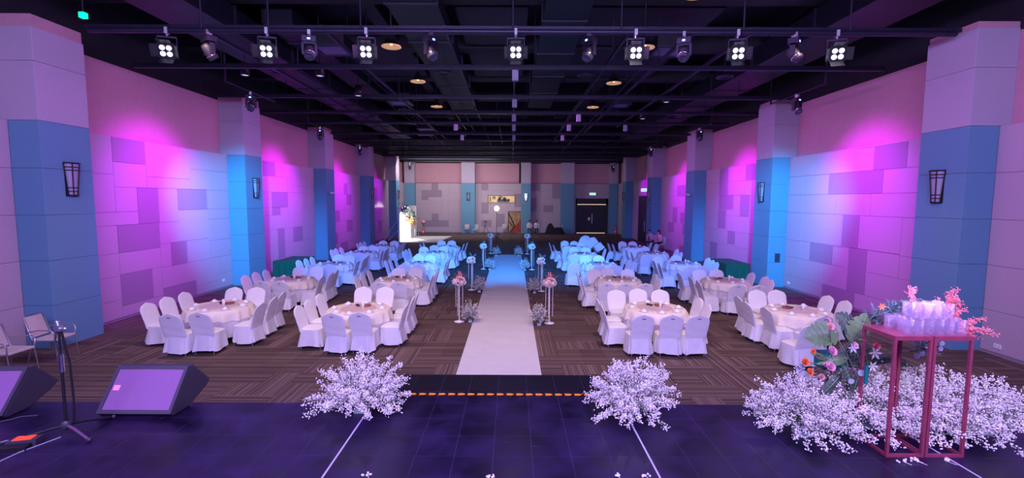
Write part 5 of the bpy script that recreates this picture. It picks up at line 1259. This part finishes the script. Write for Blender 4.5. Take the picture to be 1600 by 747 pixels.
# ---- people (skin-modifier bodies)
def person(loc, rz, J, lab, top, name='person', sc_=1.0, hair_long=False):
    """J: joints dict; edges fixed"""
    E_ = [('pel', 'sp'), ('sp', 'ch'), ('ch', 'nk'), ('nk', 'hd0'), ('hd0', 'hd1'), ('hd1', 'hd2')]
    for s in 'lr': E_ += [('pel', 'hip'+s), ('hip'+s, 'kn'+s), ('kn'+s, 'an'+s), ('an'+s, 'to'+s), ('ch', 'sh'+s), ('sh'+s, 'el'+s), ('el'+s, 'wr'+s), ('wr'+s, 'ha'+s)]
    RAD = dict(pel=.15, sp=.135, ch=.15, nk=.06, hd0=.062, hd1=.098, hd2=.075, hip=.095, kn=.062, an=.042, to=.035, sh=.062, el=.043, wr=.030, ha=.026)
    names = list(J); me = bpy.data.meshes.new('body'); me.from_pydata([J[k] for k in names], [(names.index(a), names.index(b)) for a, b in E_], [])
    o = bpy.data.objects.new('tmp', me); C.objects.link(o); sm = o.modifiers.new('s', 'SKIN')
    for i, k in enumerate(names):
        kk = k if k in RAD else k[:-1]; r = RAD[kk]; sv = me.skin_vertices[0].data[i]; sv.radius = (r, r*(.75 if kk in ('pel', 'sp', 'ch') else 1)); sv.use_root = (k == 'pel')
    sb = o.modifiers.new('u', 'SUBSURF'); sb.levels = 1; sb.render_levels = 1
    dg = bpy.context.evaluated_depsgraph_get(); em = bpy.data.meshes.new_from_object(o.evaluated_get(dg)); bpy.data.objects.remove(o)
    em.materials.clear()
    for q in (skin_m, top, trouser_m, black_plastic): em.materials.append(q)
    segs = []
    def sg(a, b, mi): segs.append((Vector(J[a]), Vector(J[b]), mi))
    sg('nk', 'hd0', 0); sg('hd0', 'hd2', 0); sg('sp', 'ch', 1); sg('ch', 'nk', 1); sg('pel', 'sp', 1)
    for s in 'lr': sg('ch', 'sh'+s, 1); sg('sh'+s, 'el'+s, 1); sg('el'+s, 'wr'+s, 1 if top == shirt_w else 0); sg('wr'+s, 'ha'+s, 0); sg('pel', 'hip'+s, 2); sg('hip'+s, 'kn'+s, 2); sg('kn'+s, 'an'+s, 2); sg('an'+s, 'to'+s, 3)
    for p in em.polygons:
        c = p.center; best = 9; bi = 0
        for a, b, mi in segs:
            ab = b-a; t_ = max(0, min(1, (c-a).dot(ab)/max(ab.length_squared, 1e-9))); q = (c-(a+ab*t_)).length
            if q < best: best = q; bi = mi
        p.material_index = bi; p.use_smooth = True
    r = thing(name, lab, 'person', loc, rz); r.scale = (sc_,)*3
    b = link('body', em, r)
    hc = Vector(J['hd1']); fwd = Vector(J.get('face', (0, 1, 0)))
    # hair cap
    m = MB(); m.grid(lambda u, v: tuple(hc + Vector((.108*math.cos(2*PI*u)*math.sin(v*1.75), .112*math.sin(2*PI*u)*math.sin(v*1.75) - .022, .02 + .115*math.cos(v*1.75)))), 14, 6, closed=True)
    if hair_long: m.ball(hc + Vector((0, -.09, -.10)), .075, 0, 10, 6, 1.4)
    m.obj('hair', hair_m, r)
    # face details
    m = MB(); m.add([hc + Vector((-.014, .088, -.015)), hc + Vector((.014, .088, -.015)), hc + Vector((0, .118, -.012)), hc + Vector((0, .09, .03))], [(0, 1, 2), (0, 2, 3), (1, 3, 2)]); m.obj('nose', skin_m, r)
    for sx in (-1, 1): MB().ball(hc + Vector((sx*.035, .085, .015)), .011, 0, 6, 4).obj('eye', black_plastic, r); MB().ball(hc + Vector((sx*.098, 0, -.005)), .022, 0, 6, 4).obj('ear', skin_m, r)
    MB().box(-.022, .022, .083, .092, -.052, -.044).obj('mouth', mat('lips', (.4, .12, .1), .6), r).location = hc
    # fingers
    for s in 'lr':
        w0 = Vector(J['wr'+s]); h0 = Vector(J['ha'+s]); dr = (h0-w0).normalized(); sd = dr.cross(Vector((0, 0, 1))).normalized(); m = MB()
        for k in range(4): b0 = h0 + sd*(-.03+.02*k); m.tube([b0, b0+dr*(.035+.006*(k in (1, 2))), b0+dr*.06+Vector((0, 0, -.02))], [.010, .009, .007], 5)
        m.tube([w0 + sd*.028*(1 if s == 'l' else -1), h0 + sd*.055*(1 if s == 'l' else -1)], [.011, .009], 5)
        m.obj('fingers', skin_m, r)
    return r
def seated(lean=0, hand='knee'):
    J = {'pel': (0, 0, .54), 'sp': (0, -.01+lean*.3, .74), 'ch': (0, lean*.6, .95), 'nk': (0, lean*.85, 1.10), 'hd0': (0, lean+.02, 1.17), 'hd1': (0, lean+.03, 1.26), 'hd2': (0, lean+.03, 1.34)}
    for s, q in (('l', -1), ('r', 1)):
        J['hip'+s] = (q*.10, .03, .52); J['kn'+s] = (q*.14, .44, .50); J['an'+s] = (q*.13, .42, .09); J['to'+s] = (q*.14, .58, .04)
        J['sh'+s] = (q*.19, lean*.8, 1.02); J['el'+s] = (q*.24, lean*.6+.10, .76); J['wr'+s] = (q*.13, .33, .63); J['ha'+s] = (q*.11, .41, .60)
    if hand == 'face':
        J['elr'] = (.22, .20, .90); J['wrr'] = (.12, .20, 1.12); J['har'] = (.10, .16, 1.19)
    return J
for px, lab in ((827, 'seated person in white shirt and black trousers, left one of the pair at back'), (838, 'seated person in white shirt and black trousers, right one of the pair at back')):
    x, y = atz(px, 366); person((x, y, -.04+.04), PI, seated(.06 if px < 830 else .1), lab, shirt_w)
x, y = 9.75, 30.1
conf = conf_chair(1038, 386, PI/2+.3, 'pale metal chair under the person in pink by the right wall'); conf.location = (x, y, 0); conf['group'] = 'chairs by the right wall'
person((x, y, 0), PI/2+.3, seated(.12, 'face'), 'seated person in pink top, hand raised to face, beside the right wall', shirt_p, hair_long=True)
c2 = conf_chair(1028, 386, PI/2+.5, 'pale metal chair under the leaning person by the right wall'); c2.location = (9.6, 31.35, 0); c2['group'] = 'chairs by the right wall'
person((9.6, 31.35, 0), PI/2+.5, seated(.28), 'seated person in pink top leaning forward behind the other', shirt_p, sc_=.97)
